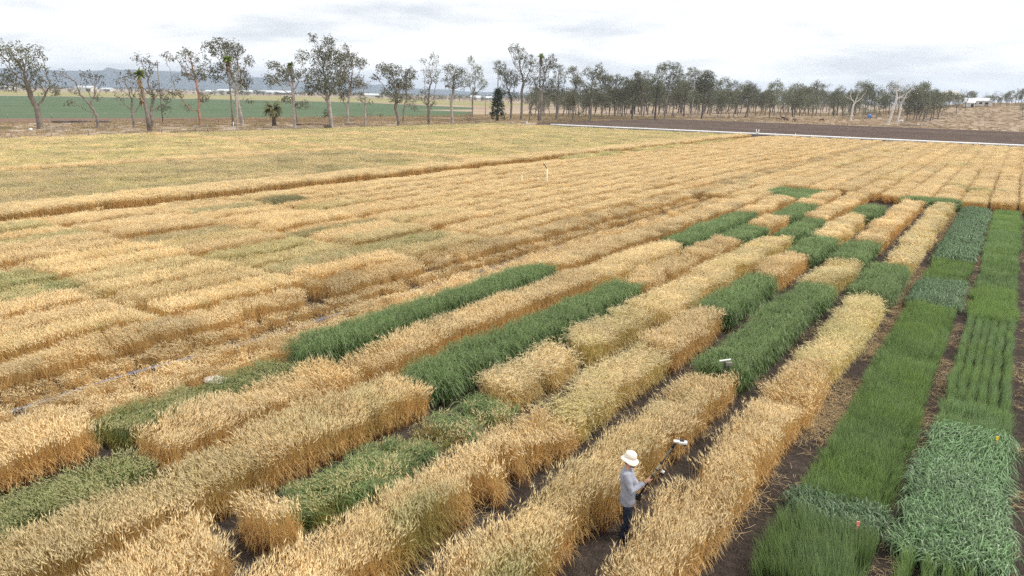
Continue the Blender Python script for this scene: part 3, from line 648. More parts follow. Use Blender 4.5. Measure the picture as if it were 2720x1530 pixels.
for (x0, x1, y0, y1, g_, v_, h_) in ((-24.6, -22.5, 13.3, 19, .02, 1.12, .92), (-28.6, -26.5, 13.4, 19, .10, 1.10, .95), (-34.6, -30.4, 13.8, 19.2, .03, 1.15, .95), (-24.6, -22.5, 6, 12.4, .05, 1.1, .95),
                                     (-33.2, -30.5, 9, 13.6, .6, 1.05, .8), (-30.4, -28.4, 12.4, 13.6, .7, 1.0, .8), (-30.4, -28.4, 8, 12.4, .5, 1.1, .8), (-40.4, -38.4, 12, 19.2, .5, 1.05, .85), (-26.3, -24.5, 25., 31.2, .5, .95, .74),
                                     (-31.6, -30.3, 25, 32., .45, .85, .72), (-26.4, -24.4, 19.6, 25., .35, .95, .8), (-42.4, -40.4, 26, 31, .35, .9, .85), (-36.4, -34.4, 19.4, 25, .2, .85, .78)):
    k = patch(x0, x1, y0, y1); gr = np.where(k, g_ + .15 * rng.normal(0, 1, n), gr); vl = np.where(k, v_ + rng.normal(0, .06, n), vl); hs = np.where(k, h_ + rng.normal(0, .04, n), hs)
lg = .25 * near_ + .05
scatter('wheat_field', 'wheat', X, Y, np.zeros(n), lod, hs, (lg * 2 * (vnoise(X, Y, 1.6, 33) - .5) - .03 + rng.normal(0, .05, n), lg * 2 * (vnoise(X, Y, 1.6, 34) - .5) + rng.normal(0, .05, n)), np.clip(gr, 0, 1), vl,
        'large ripe wheat field of narrow plots with a few greenish patches, left of the hose', 'wheat field')
barley(-41.6, -40.0, 31.2, 34.8, 'small dark green grass patch standing in the left wheat field', cat='grass patch', group=None, green=1., h=1.05, val=.42, edge=.3)
for (x0, x1, y0, y1, lb) in ((-45.6, -43.2, 78, 92, 'pale grey green patch nearest the white stake, against the brown wheat bank'), (-45.6, -43.6, 98, 116, 'middle pale green patch along the brown wheat bank'), (-45.2, -43.6, 122, 140, 'farthest pale green patch along the brown wheat bank')):
    barley(x0, x1, y0, y1, lb, cat='grass patch', group='pale patches by the brown bank', green=.55, gv=.3, h=1.12, val=.98)

# brown bank of tall wheat and the fields beyond it
def far_block(fam, x0, x1, y0, y1, rs, ys, label, cat, h, green, gv, val, vv, seed, poly=None, hv=.12, nm='cereal_field', lod_=2):
    X, Y = points(x0, x1, y0, y1, rs, ys, .45); k = visible(X, Y)
    if poly is not None: k &= poly(X, Y)
    X, Y = X[k], Y[k]; n = len(X); lod = np.full(n, lod_, np.int32)
    g_ = green + gv * 2 * (.5 * vnoise(X, Y, 1.8, seed) + .5 * vnoise(X, Y, 5., seed + 1) - .5) + rng.normal(0, .08, n)
    return scatter(nm, fam, X, Y, np.zeros(n), lod, h * (1 + hv * 2 * (vnoise(X, Y, 2., seed + 2) - .5)) + rng.normal(0, .05, n), (rng.normal(0, .1, n), rng.normal(0, .1, n)), np.clip(g_, 0, 1), val * (1 + vv * 2 * (vnoise(X, Y, 2.6, seed + 3) - .5) + rng.normal(0, .08, n)), label, cat)
far_block('wheat', -51.2, -48.2, 6, 164, .215, .2, 'long bank of tall brown wheat across the middle of the field', 'wheat field', 1.0, 0, 0, 1.03, .06, 61, nm='wheat_field', lod_=1)
far_block('wheat', -46.4, -44.7, 6, 164, .31, .28, 'short pale wheat edge row in front of the brown bank', 'wheat field', .66, 0, 0, 1.08, .1, 63, nm='wheat_field', lod_=1)
far_block('barley', -73.2, -51.5, 8, 69.2, .6, .55, 'dull olive barley block behind the brown wheat bank on the left', 'barley field', .85, .26, .5, .84, .16, 71, nm='barley_field')
far_block('wheat', -76.2, -73.4, 10, 71, .6, .55, 'narrow pale wheat stripe between the olive and the yellow barley', 'wheat field', .86, 0, 0, 1.0, .08, 76, nm='wheat_field')
far_block('barley', -120.3, -76.4, 12, 69.2, .68, .62, 'yellow green barley block next to the dirt road on the left', 'barley field', .82, .36, .6, 1.0, .14, 81, nm='barley_field')
far_block('wheat', -120.3, -51.5, 69.4, 73, .62, .6, 'pale wheat headland crossing between the barley blocks', 'wheat field', .86, 0, 0, 1.02, .08, 86, nm='wheat_field')
far_block('barley', -98.5, -51.5, 73.2, 166.5, .68, .62, 'yellow green barley block in front of the bend of the white pipe', 'barley field', .84, .38, .55, .98, .13, 91, nm='barley_field')
far_block('wheat', -102, -98.7, 73.2, 166.5, .66, .62, 'thin pale wheat stripe inside the far barley', 'wheat field', .86, 0, 0, 1.0, .08, 96, nm='wheat_field')
far_block('barley', -119.2, -102.2, 73.2, 166.5, .68, .62, 'farthest strip of greenish barley along the dirt road', 'barley field', .82, .42, .6, .96, .13, 99, nm='barley_field')

# loose straw on the soil alleys and dry tufts in the paddocks
def loose(name, fam, x0, x1, y0, y1, dens, label, h=1., green=0., gv=.2, val=1., vv=.2, poly=None, lodf=None, cull=True):
    n = int((x1 - x0) * (y1 - y0) * dens); X = rng.uniform(x0, x1, n); Y = rng.uniform(y0, y1, n); k = visible(X, Y)
    if poly is not None: k &= poly(X, Y)
    X, Y = X[k], Y[k]; n = len(X); lod = np.full(n, 0 if lodf is None else lodf, np.int32)
    return scatter(name, fam, X, Y, terrain(X, Y) + .01, lod, h * (1 + rng.normal(0, .15, n)), (rng.normal(0, .05, n), rng.normal(0, .05, n)), np.clip(green + gv * 2 * (vnoise(X, Y, 7, 12) - .5), 0, 1), val * (1 + vv * 2 * (vnoise(X, Y, 9, 13) - .5) + rng.normal(0, .1, n)), label)
loose('fallen_straw', 'straw', -10.9, -2.7, 5, 66, 2.2, 'loose pale straw lying on the dark alleys between the plots', poly=lambda X, Y: (vnoise(X, Y, 1.3, 7) > .45))
loose('fallen_straw', 'straw', -1.02, -.6, 11, 68, 12, 'dry straw litter on the path between the two green strips', val=.8, poly=lambda X, Y: vnoise(X, Y, 2.5, 9) > .35)
loose('fallen_straw', 'straw', -3.25, -2.8, 17.5, 66, 22, 'brown dead straw along the edge of the middle green strip', val=.72, poly=lambda X, Y: vnoise(Y, Y * 0, 4., 19) > .3)
loose('fallen_straw', 'straw', -21.9, -17.2, 3, 70, 5., 'lodged straw matted over the ground beside the blue hose', val=.95)
loose('fallen_straw', 'straw', -48.3, -46.2, 8, 165, 4, 'straw scattered at the foot of the brown wheat bank', lodf=1)
loose('fallen_straw', 'straw', .98, 1.6, 11, 68, 2, 'scattered straw on the black soil at the right edge')
loose('stubble_rows', 'straw', -118, 40, 188.5, 296, .5, 'pale stubble scraps turned up in the ploughed field', val=.5, lodf=2, poly=lambda X, Y: (np.abs(((Y + .8 * vnoise(X, Y, 20, 3)) % 2.4) - 1.2) < .55) & (vnoise(X * .3, Y, 5, 23) > .38))
loose('dry_grass', 'tuft', -190, -123, 30, 330, .28, 'short dry tufts in the paddock under the gum trees', val=.95, green=.15, gv=.3, lodf=2, h=1.1)
loose('dry_grass', 'tuft', -150, 150, 299, 520, .16, 'dry tufts on the grassy rise behind the ploughed field', val=.95, green=.1, lodf=2, h=1.2)
print('clumps', NPTS[0])

# ------------------------------------------------------------------ trees
def colonize(att, trunk, step, kill, seed, limit=1500, iters=170, wig=.25):
    """limbs that grow from the trunk line towards the points of the crown; returns node positions and parents"""
    g = np.random.default_rng(seed); nodes = [np.array(trunk[0], float)]; par = [-1]
    for a, b in zip(trunk[:-1], trunk[1:]):
        a = np.array(a, float); b = np.array(b, float); k = max(1, int(np.linalg.norm(b - a) / step))
        for i in range(1, k + 1): nodes.append(a + (b - a) * i / k + (g.normal(0, .05, 3) * step if i < k else 0)); par.append(len(nodes) - 2)
    cap = limit + len(nodes) + 400; Nd = np.zeros((cap, 3)); Nd[:len(nodes)] = nodes; n = len(nodes)
    start = max(0, int(n * .45)); A = att.copy(); D = np.linalg.norm(A[:, None] - Nd[None, start:n], axis=2); near = D.argmin(1) + start; dist = D.min(1)
    for it in range(iters):
        if len(A) == 0 or n > limit: break
        u = np.unique(near); new = []; newp = []
        dv = A - Nd[near]; dv /= np.linalg.norm(dv, axis=1)[:, None] + 1e-9
        acc = np.zeros((n, 3)); np.add.at(acc, near, dv)
        for i in u:
            d = acc[i]; L_ = np.linalg.norm(d)
            if L_ < 1e-6: continue
            d = d / L_ + g.normal(0, wig, 3) + np.array([0, 0, .08]); d /= np.linalg.norm(d); new.append(Nd[i] + d * step); newp.append(int(i))
        if not new: break
        new = np.array(new); m = min(len(new), cap - n); new = new[:m]
        Nd[n:n + m] = new; par += newp[:m]; D = np.linalg.norm(A[:, None] - new[None], axis=2); dm = D.min(1); am = D.argmin(1) + n; b = dm < dist; near = np.where(b, am, near); dist = np.minimum(dist, dm); n += m
        k = dist > kill; A, near, dist = A[k], near[k], dist[k]
    return Nd[:n], np.array(par)

def limbs_mesh(name, P, par, r0, tip=.019, ex=1.75, flare=1.3):
    n = len(P); ch = np.zeros(n); acc = np.zeros(n); leafy = np.ones(n, bool)
    for i in range(n - 1, 0, -1):
        if acc[i] == 0: acc[i] = 1.
        else: leafy[i] = False
        acc[par[i]] += acc[i]
    r = acc ** (1 / ex); r = tip + (r - 1) * (r0 - tip) / max(r[0] - 1, 1e-6)
    # a tube per limb, starting inside its parent
    kids = [[] for _ in range(n)]
    for i in range(1, n): kids[par[i]].append(i)
    V, F = [], []
    def run(start):
        chain = [par[start], start] if start > 0 else [0]; cur = start
        stack = []
        while kids[cur]:
            ks = sorted(kids[cur], key=lambda q: -acc[q]); stack += ks[1:]; cur = ks[0]; chain.append(cur)
        return chain, stack
    todo = [0]
    while todo:
        s_ = todo.pop(); chain, more = run(s_); todo += more
        if len(chain) < 2: continue
        rr = [min(r[c], r[chain[1]] * 1.02) if (k == 0 and s_ > 0) else r[c] for k, c in enumerate(chain)]
        if s_ == 0: rr[0] *= flare
        sides = 7 if rr[0] > .12 else (4 if rr[0] > .035 else 3); base = len(V); up = None
        for k, c in enumerate(chain):
            t = P[chain[min(k + 1, len(chain) - 1)]] - P[chain[max(k - 1, 0)]]; t = t / (np.linalg.norm(t) + 1e-9)
            if up is None: up = np.array([1., .2, 0]) if abs(t[0]) < .8 else np.array([0, 1., 0])
            u = up - t * (up @ t); u /= np.linalg.norm(u) + 1e-9; w = np.cross(t, u); up = u
            for q in range(sides): a = 2 * math.pi * q / sides; V.append(P[c] + (u * math.cos(a) + w * math.sin(a)) * rr[k])
        for k in range(len(chain) - 1):
            for q in range(sides): j = (q + 1) % sides; F.append((base + k * sides + q, base + k * sides + j, base + (k + 1) * sides + j, base + (k + 1) * sides + q))
    me = pmesh(name, np.array(V), np.array(F)); me.polygons.foreach_set('use_smooth', np.ones(len(F), bool)); return me, r, leafy

def leaf_mesh(name, C, size, seed, droop=.75, spread=.45, per=5, wid=.36):
    """hanging leaf sprays round the twig ends"""
    g = np.random.default_rng(seed); C = np.repeat(C, per, 0); n = len(C); C = C + g.normal(0, spread, (n, 3)) * [1, 1, .8]
    d = g.normal(0, 1, (n, 3)); d[:, 2] = d[:, 2] * .5 - droop; d /= np.linalg.norm(d, axis=1)[:, None]; s = np.cross(d, g.normal(0, 1, (n, 3))); s /= np.linalg.norm(s, axis=1)[:, None] + 1e-9
    L_ = size * g.uniform(.6, 1.35, n)[:, None]; w = L_ * wid * .5; mid = C + d * L_ * .5
    V = np.stack([C, mid + s * w, C + d * L_, mid - s * w], 1).reshape(-1, 3); F = np.arange(4 * n).reshape(n, 4)
    return pmesh(name, V, F, {'rnd': ('FLOAT', np.repeat(g.random(n), 4))})

def fill(ells, k, seed, depth=.85):
    """points inside a union of ellipsoids (x, z, rx, rz) centred on the trunk"""
    g = np.random.default_rng(seed); w = np.array([max(e[2] * e[3], .2) for e in ells]); w = w / w.sum(); out = []
    for e, c in zip(ells, g.multinomial(k, w)):
        v = g.normal(0, 1, (c, 3)); v /= np.linalg.norm(v, axis=1)[:, None] + 1e-9; v *= g.uniform(0, 1, c)[:, None] ** .42
        yo = g.normal(0, 1) * e[2] * .5 if len(ells) > 1 else 0
        out.append(np.stack([e[0] + v[:, 0] * e[2], yo + v[:, 1] * e[2] * depth, e[1] + v[:, 2] * e[3]], -1))
    return np.concatenate(out)

def tree_parts(ells, fork, r0, npts, seed, step=.5, kill=.7, leaf=.4, per=5, leaves=1., lean=0., droop=.75, wig=.25, spread=.42):
    A = fill(ells, npts, seed); A = A[A[:, 2] > .8]
    P, par = colonize(A, [(0, 0, -.15), (lean * .5 + .05, 0, fork * .5), (lean, 0, fork)], step, kill, seed, wig=wig)
    tm, r, leafy = limbs_mesh('trunk', P, par, r0)
    g = np.random.default_rng(seed + 5); ends = P[(r < max(.03, r0 * .085)) & (P[:, 2] > fork * .6)]
    ends = ends[g.random(len(ends)) < leaves]
    lm = leaf_mesh('crown', ends, leaf, seed + 9, droop, per=per, spread=spread) if len(ends) else None
    return tm, lm

def put_tree(name, loc, rz, tm, lm, bark, leafm, label, group=None, cat='tree', sc=1.):
    t = empty(name, loc, rz); tag(t, label, cat, group); t.scale = (sc, sc, sc)
    mesh_obj('trunk', tm, bark, t)
    if lm is not None: mesh_obj('crown', lm, leafm, t)
    return t

PXT = 3.623
def hero(ox, base, fork, ells, label, r0=.32, npts=260, leaves=.8, bark='bark', leafm='leaf_gum', seed=1, leaf=.36, per=4, name='gum_tree', group='gum trees along the paddock fence', lean=None, wig=.28, kill=.75, tw=None):
    """a tree placed by its foot; crown masses given where the photograph shows them, in metres at its distance"""
    x, y, z = ground_px(ox + base[0] / PXT, 50 + base[1] / PXT); dist = math.hypot(x, y); vx = M @ np.array([1., 0, 0]); view = np.array([x, y]) / dist
    depth = np.array([x, y, z - CAMH]) @ M[:, 2]; mp = depth / FPX / PXT
    E_ = [((e[0] - base[0]) * mp, (base[1] - e[1]) * mp, e[2] * mp, e[3] * mp) for e in ells]
    fx = (fork[0] - base[0]) * mp; fz = (base[1] - fork[1]) * mp
    tm, lm = tree_parts(E_, fz, r0 * .85, int(npts * 2.4), seed, leaf=leaf * 1.35, per=int(per * 2.7), leaves=leaves ** 1.3, lean=fx, wig=wig, kill=.6, step=.42, spread=.34)
    return put_tree(name, (x, y, z), math.atan2(-x, y) if False else math.atan2(view[0] * -1, view[1]), tm, lm, MAT[bark], MAT[leafm], label, group)

HEROES = [
 (0, (385, 1060), (382, 850), [(130, 300, 60, 90), (250, 380, 150, 120), (430, 370, 100, 110), (190, 610, 180, 110), (430, 590, 130, 150), (540, 680, 70, 90), (70, 560, 60, 90), (340, 500, 120, 140)], 'spreading gum with thick leaning trunk, leftmost in the row', dict(r0=.62, npts=420, leaves=.62, seed=11, bark='bark')),
 (0, (942, 1055), (945, 930), [(690, 560, 90, 70), (890, 580, 90, 70), (1010, 600, 60, 80), (730, 810, 70, 40), (950, 740, 60, 70), (800, 700, 60, 60)], 'small crooked nearly leafless gum with two low forks', dict(r0=.34, npts=200, leaves=.4, seed=12, wig=.4)),
 (0, (1290, 1055), (1290, 950), [(1230, 600, 80, 80), (1210, 760, 60, 110), (1370, 830, 40, 70), (1330, 680, 80, 110)], 'bare grey many forked tree left of the tall shaggy palm', dict(r0=.30, npts=200, leaves=.22, seed=13)),
 (0, (1475, 1045), (1465, 920), [(1400, 400, 45, 45), (1480, 480, 80, 100), (1330, 560, 60, 50), (1690, 600, 40, 70), (1590, 850, 70, 60), (1510, 700, 80, 90), (1620, 740, 60, 60)], 'ragged gum right behind the tall shaggy palm', dict(r0=.36, npts=260, leaves=.75, seed=14)),
 (0, (1930, 1040), (1925, 890), [(1690, 400, 60, 50), (1860, 390, 100, 90), (1900, 540, 120, 90), (1990, 520, 60, 100), (1750, 730, 70, 40), (1820, 850, 40, 40), (1990, 750, 60, 60)], 'gum with a reddish trunk and thin grey crown', dict(r0=.36, npts=330, leaves=.65, seed=15, bark='bark_red')),
 (0, (2335, 1025), (2300, 780), [(2060, 300, 60, 50), (2180, 320, 110, 100), (2300, 330, 100, 100), (2420, 430, 60, 70), (2130, 540, 80, 100), (2370, 600, 80, 130), (2250, 480, 110, 110), (2420, 800, 50, 25)], 'tall broad gum with pale forked trunk left of the short palm', dict(r0=.5, npts=480, leaves=.9, seed=16, bark='bark_pale')),
 (0, (2283, 1070), (2295, 780), [(2290, 620, 60, 90), (2330, 520, 50, 60)], 'slim pale stem standing in front of the tall broad gum', dict(r0=.24, npts=90, leaves=.5, seed=17, bark='bark_pale')),
 (650, (485, 1060), (480, 720), [(330, 470, 80, 50), (300, 600, 80, 70), (440, 560, 120, 100), (580, 390, 60, 80), (600, 560, 80, 90), (590, 830, 50, 50), (400, 780, 40, 40)], 'gum with a straight pale trunk right of the short palm', dict(r0=.36, npts=340, leaves=.9, seed=18, bark='bark_pale')),
 (650, (835, 1050), (820, 860), [(690, 230, 50, 50), (840, 250, 60, 60), (760, 370, 100, 90), (880, 420, 120, 110), (780, 540, 120, 90), (660, 680, 70, 70), (810, 650, 140, 100), (780, 920, 40, 50), (940, 560, 60, 80)], 'tallest gum of the left row, with several trunks and a shrub at its foot', dict(r0=.58, npts=560, leaves=.9, seed=19, bark='bark_pale')),
 (650, (990, 1005), (992, 850), [(1000, 310, 45, 45), (1020, 420, 120, 90), (1140, 440, 55, 55), (960, 580, 100, 100), (1080, 620, 80, 80), (980, 720, 80, 70)], 'olive leaved gum touching the tallest one, trunk with a dark band', dict(r0=.42, npts=440, leaves=.95, seed=20, leafm='leaf_olive', bark='bark_pale')),
 (650, (1158, 1045), (1160, 880), [(1110, 620, 60, 50), (1180, 650, 50, 50), (1300, 930, 40, 30), (1130, 760, 40, 60), (1190, 790, 30, 50)], 'thin pale tree with a drooping bare branch to the right', dict(r0=.32, npts=120, leaves=.6, seed=21, bark='bark_pale')),
 (650, (1485, 1040), (1470, 920), [(1330, 500, 60, 50), (1280, 590, 50, 40), (1420, 530, 110, 80), (1590, 550, 80, 80), (1500, 640, 140, 80), (1370, 720, 60, 40), (1470, 760, 80, 60)], 'dome shaped gum with splayed dark limbs', dict(r0=.46, npts=430, leaves=.95, seed=22, leafm='leaf_gum')),
 (650, (1522, 1000), (1530, 880), [(1590, 780, 80, 60), (1630, 850, 50, 40), (1560, 640, 60, 60)], 'low branching gum partly hidden by the dome shaped one', dict(r0=.3, npts=150, leaves=.8, seed=23)),
 (650, (1770, 1020), (1768, 930), [(1820, 410, 60, 70), (1720, 440, 40, 60), (1800, 560, 100, 100), (1740, 740, 80, 80), (1790, 800, 60, 70)], 'narrow gum of many upright bare stems', dict(r0=.4, npts=330, leaves=.5, seed=24, bark='bark')),
 (650, (1995, 1025), (1990, 850), [(1960, 500, 60, 50), (2060, 540, 80, 70), (2000, 610, 100, 80), (2100, 640, 50, 50)], 'gum with a smooth white trunk beside a fallen bush', dict(r0=.42, npts=300, leaves=.85, seed=25, bark='bark_pale')),
 (650, (2190, 950), (2190, 780), [(2180, 420, 35, 50), (2240, 540, 60, 90), (2160, 600, 50, 70), (2290, 640, 50, 60), (2200, 700, 50, 50)], 'slender gum behind the fallen bush', dict(r0=.3, npts=220, leaves=.9, seed=26, leafm='leaf_olive')),
 (1250, (385, 970), (390, 820), [(270, 490, 70, 70), (330, 560, 80, 70), (380, 620, 90, 80), (320, 690, 60, 60), (400, 740, 60, 60)], 'many stemmed gum right behind the dark conifer', dict(r0=.44, npts=330, leaves=.85, seed=27, bark='bark')),
 (1250, (485, 975), (490, 780), [(410, 320, 70, 60), (460, 400, 90, 110), (560, 450, 70, 100), (600, 560, 50, 100), (450, 560, 70, 70), (530, 600, 60, 60)], 'very tall narrow gum right of the dark conifer', dict(r0=.5, npts=450, leaves=.6, seed=28, bark='bark')),
 (1250, (672, 990), (675, 820), [(700, 480, 80, 90), (770, 440, 45, 80), (640, 640, 60, 80), (740, 660, 70, 90), (690, 580, 60, 60)], 'tall gum with a palm beside it at the start of the white pipe', dict(r0=.46, npts=380, leaves=.75, seed=29, bark='bark')),
 (1250, (820, 975), (830, 860), [(830, 500, 60, 60), (880, 570, 50, 70), (800, 620, 60, 70), (860, 700, 60, 60), (790, 740, 50, 60)], 'grey gum with a bent low stem', dict(r0=.38, npts=290, leaves=.7, seed=30, bark='bark')),
 (1250, (985, 980), (980, 860), [(960, 510, 60, 40), (1000, 600, 60, 90), (960, 790, 50, 50), (1060, 910, 50, 35)], 'brownish gum with a leafy low branch spreading to the right', dict(r0=.36, npts=300, leaves=1., seed=31, leafm='leaf_olive')),
 (1250, (1150, 985), (1155, 830), [(1110, 530, 50, 60), (1180, 560, 80, 80), (1150, 680, 90, 70), (1220, 480, 40, 40)], 'light barked gum between the leafy low branch and the dark trunk', dict(r0=.36, npts=320, leaves=.85, seed=32)),
 (1250, (1258, 970), (1256, 880), [(1240, 560, 60, 60), (1290, 620, 80, 80), (1260, 760, 60, 50), (1310, 820, 40, 40)], 'gum forking at the ground into a wide V', dict(r0=.32, npts=300, leaves=.95, seed=33, leafm='leaf_far')),
 (1250, (1390, 955), (1390, 820), [(1380, 600, 80, 60), (1390, 700, 80, 60)], 'slim gum right of the wide V tree', dict(r0=.26, npts=200, leaves=.95, seed=34, leafm='leaf_far')),
 (1250, (1455, 950), (1455, 850), [(1470, 620, 60, 60), (1460, 740, 80, 70), (1490, 660, 60, 60)], 'short trunked bushy gum in front of the woodland', dict(r0=.36, npts=240, leaves=.95, seed=35, leafm='leaf_far')),
 (1250, (1552, 970), (1555, 780), [(1580, 560, 35, 50), (1560, 680, 90, 90), (1600, 600, 40, 60)], 'gum with a straight blackened trunk, left of two', dict(r0=.36, npts=300, leaves=.95, seed=36, bark='bark_dark', leafm='leaf_far')),
 (1250, (1642, 950), (1642, 820), [(1640, 640, 70, 80), (1670, 560, 40, 50)], 'thin straight gum between the two blackened trunks', dict(r0=.25, npts=220, leaves=.9, seed=37, leafm='leaf_far')),
 (1250, (1772, 970), (1774, 760), [(1800, 500, 55, 60), (1750, 600, 70, 70), (1790, 690, 80, 80)], 'gum with a thick blackened trunk at the edge of the ploughed field', dict(r0=.46, npts=330, leaves=.9, seed=38, bark='bark_dark', leafm='leaf_far')),
 (1250, (1868, 960), (1870, 830), [(1850, 480, 50, 60), (1930, 500, 70, 70), (1900, 620, 120, 100), (1840, 700, 60, 60)], 'highest grey crown in the middle of the woodland', dict(r0=.4, npts=460, leaves=.85, seed=39, leafm='leaf_far')),
 (1250, (1935, 955), (1945, 850), [(1980, 560, 60, 70), (2030, 690, 60, 80), (1960, 760, 60, 60)], 'leaning grey trunk beside the highest woodland crown', dict(r0=.3, npts=260, leaves=.8, seed=40, leafm='leaf_far')),
 (1250, (2050, 945), (2050, 870), [(2060, 640, 70, 70), (2050, 760, 70, 60)], 'short dark gum in the woodland edge', dict(r0=.32, npts=240, leaves=.95, seed=41, leafm='leaf_far', bark='bark_dark')),
 (1250, (2120, 955), (2125, 820), [(2110, 550, 80, 70), (2200, 560, 60, 60), (2150, 660, 90, 80)], 'pale stemmed gum left of a black trunk in the woodland edge', dict(r0=.34, npts=360, leaves=.9, seed=42, leafm='leaf_far', bark='bark_pale')),
 (1250, (2222, 965), (2225, 800), [(2220, 640, 90, 90), (2260, 560, 60, 60)], 'leafy gum on a straight black trunk, rightmost of the blackened ones', dict(r0=.42, npts=380, leaves=1., seed=43, bark='bark_dark', leafm='leaf_far')),
]
for ox, b, f, e, lb, kw in HEROES: hero(ox, b, f, e, lb, **kw)

# woodland kinds, copied one by one
PROTO = []
for k in range(9):
    g = np.random.default_rng(300 + k); H_ = 12.; el = [(g.uniform(-1.6, 1.6), H_ * g.uniform(.36, .92), g.uniform(1.5, 2.7), g.uniform(1.3, 2.4)) for _ in range(8)] + [(0, H_ * .6, 2.6, 3.0)]
    PROTO.append(tree_parts(el, H_ * g.uniform(.14, .34), g.uniform(.16, .28), 300, 400 + k, step=.55, kill=.8, leaf=.5, per=(16, 13, 14, 12, 15, 13, 7, 8, 5)[k], leaves=(1, 1, 1, .9, 1, 1, .8, .9, .6)[k], spread=.5, lean=g.uniform(-.9, .9), wig=.34))
for tm, lm in PROTO: tm.materials.append(MAT['bark']); lm.materials.append(MAT['leaf_far'])
DARKT = [tm.copy() for tm, lm in PROTO[:3]]
for tm in DARKT: tm.materials.clear(); tm.materials.append(MAT['bark_dark'])

def wood(px, py, top, label, group, k=None, dark=False, name='gum_tree', off=(0, 0)):
    x, y, z = ground_px(px, py); x += off[0]; y += off[1]; z = float(terrain(x, y)); dep = np.array([x, y, z - CAMH]) @ M[:, 2]
    h = max(3.5, (py - top) * dep / FPX); k = random.randrange(9) if k is None else k; tm, lm = PROTO[k]
    t = empty(name, (x, y, z - .05), random.uniform(0, 6.28)); t.rotation_euler[0] = random.gauss(0, .05); t.rotation_euler[1] = random.gauss(0, .05); tag(t, label, 'tree', group); s_ = h / 13.2; w_ = s_ * random.uniform(.85, 1.15); t.scale = (w_, w_, s_)
    mesh_obj('trunk', DARKT[k % 3] if dark else tm, None, t).data; mesh_obj('crown', lm if not dark else PROTO[k % 3][1], None, t)
    return t
GWD = 'gums of the woodland behind the ploughed field'
r_ = random.Random(5)
LM = [(1905, 'the black trunked gums'), (1960, 'the gap left of the herd'), (2066, 'the tan horse'), (2112, 'the horse seen end on'), (2150, 'the gap between the horses'), (2183, 'the rightmost bay horse'), (2225, 'the first grey bush'), (2260, 'the first dead tree'), (2308, 'the blue tank')]
HN = [(1400, 'the very tall narrow gum'), (1435, 'the palm at the start of the pipe'), (1476, 'the grey gum with a bent low stem'), (1521, 'the brownish gum with a low branch'), (1567, 'the light barked gum'), (1597, 'the wide V tree'), (1633, 'the slim gum'), (1651, 'the bushy short trunked gum'), (1678, 'the left blackened trunk'), (1703, 'the thin straight gum'), (1739, 'the thick blackened trunk'), (1765, 'the highest grey crown'), (1784, 'the leaning grey trunk'), (1815, 'the short dark gum'), (1835, 'the pale stemmed gum'), (1863, 'the rightmost blackened trunk')]
# front edge of the woodland, then rows behind it
for px in np.arange(1905, 2290, 14.):
    base = 313 - (px - 1905) * .012 + r_.uniform(-4, 3); top = r_.uniform(214, 240) + (8 if px > 2150 else 0); q = px + r_.uniform(-5, 5); dk = r_.random() < .4
    lm_ = min(LM, key=lambda l_: abs(l_[0] - q)); side = 'straight behind' if abs(lm_[0] - q) < 8 else ('just left of' if q < lm_[0] else 'just right of')
    if abs(lm_[0] - q) > 22: side = side.replace('just', 'farther')
    wood(q, base, top, ('dark trunked' if dk else 'grey trunked') + ' woodland edge gum, ' + side + ' ' + lm_[1], GWD, dark=dk)
for px in np.arange(1400, 1905, 12.):
    q = px + r_.uniform(-6, 6); h_ = min(HN, key=lambda l_: abs(l_[0] - q)); side = 'straight behind' if abs(h_[0] - q) < 5 else ('peeping out left of' if q < h_[0] else 'peeping out right of')
    wood(q, r_.uniform(301, 312), r_.uniform(186, 244) + max(0, (1520 - px)) * .12, 'gum ' + side + ' ' + h_[1], 'gums behind the black trunked trees', dark=r_.random() < .25)
for px in np.arange(1480, 2490, 12.):
    base = r_.uniform(297, 305) if px < 2250 else r_.uniform(299, 305); top = r_.uniform(208, 256) + max(0, (1750 - px)) * .03
    wood(px + r_.uniform(-8, 8), base, top, 'leafy gum standing deeper in the woodland', 'gums deeper in the woodland', dark=r_.random() < .2)
for px in np.arange(1420, 2440, 13.):
    wood(px + r_.uniform(-8, 8), r_.uniform(288, 296), r_.uniform(222, 246), 'grey green gum at the very back of the woodland', 'gums at the back of the woodland')
# cluster of big trees on the rise, trees along its crest
for px, py, tp in ((2408, 322, 240), (2432, 322, 228), (2452, 323, 221), (2470, 322, 218), (2490, 316, 222), (2440, 318, 212), (2425, 320, 262), (2460, 324, 268), (2478, 318, 232), (2415, 312, 232), (2500, 306, 236)):
    wood(px, py, tp, 'gum in the dense dark clump on the grassy rise', 'clump of gums on the rise')
wood(2540, 302, 232, 'lone slender gum standing apart on the grassy slope', None)
wood(2564, 291, 228, 'gum on the crest beside the lone slender one', None)
wood(2716, 312, 250, 'gum half cut off by the right edge of the photo', None)
for px in list(np.arange(2505, 2600, 11)) + list(np.arange(2606, 2722, 6.5)):
    wood(px + r_.uniform(-4, 4), 284.5 + r_.uniform(-.6, .6), r_.uniform(234, 260), 'tree on the skyline beside the white houses', 'trees on the skyline of the rise', off=(0, r_.uniform(5, 60)))
for px, tp in ((2105, 196), (2133, 214)): wood(px, 303, tp, ('tall gum rising above the woodland' if px < 2110 else 'shorter of the two gums rising above the woodland'), None)
# low grey bushes in front of the woodland
for px, py, tp in ((2215, 313, 288), (2238, 315, 286), (2262, 312, 285), (2290, 315, 283), (2315, 313, 282), (2330, 316, 290)):
    t = wood(px, py, tp, 'low grey brown bush between the dead white trees', 'low bushes near the dead trees'); t.scale = (t.scale[0] * 1.6, t.scale[1] * 1.6, t.scale[2])

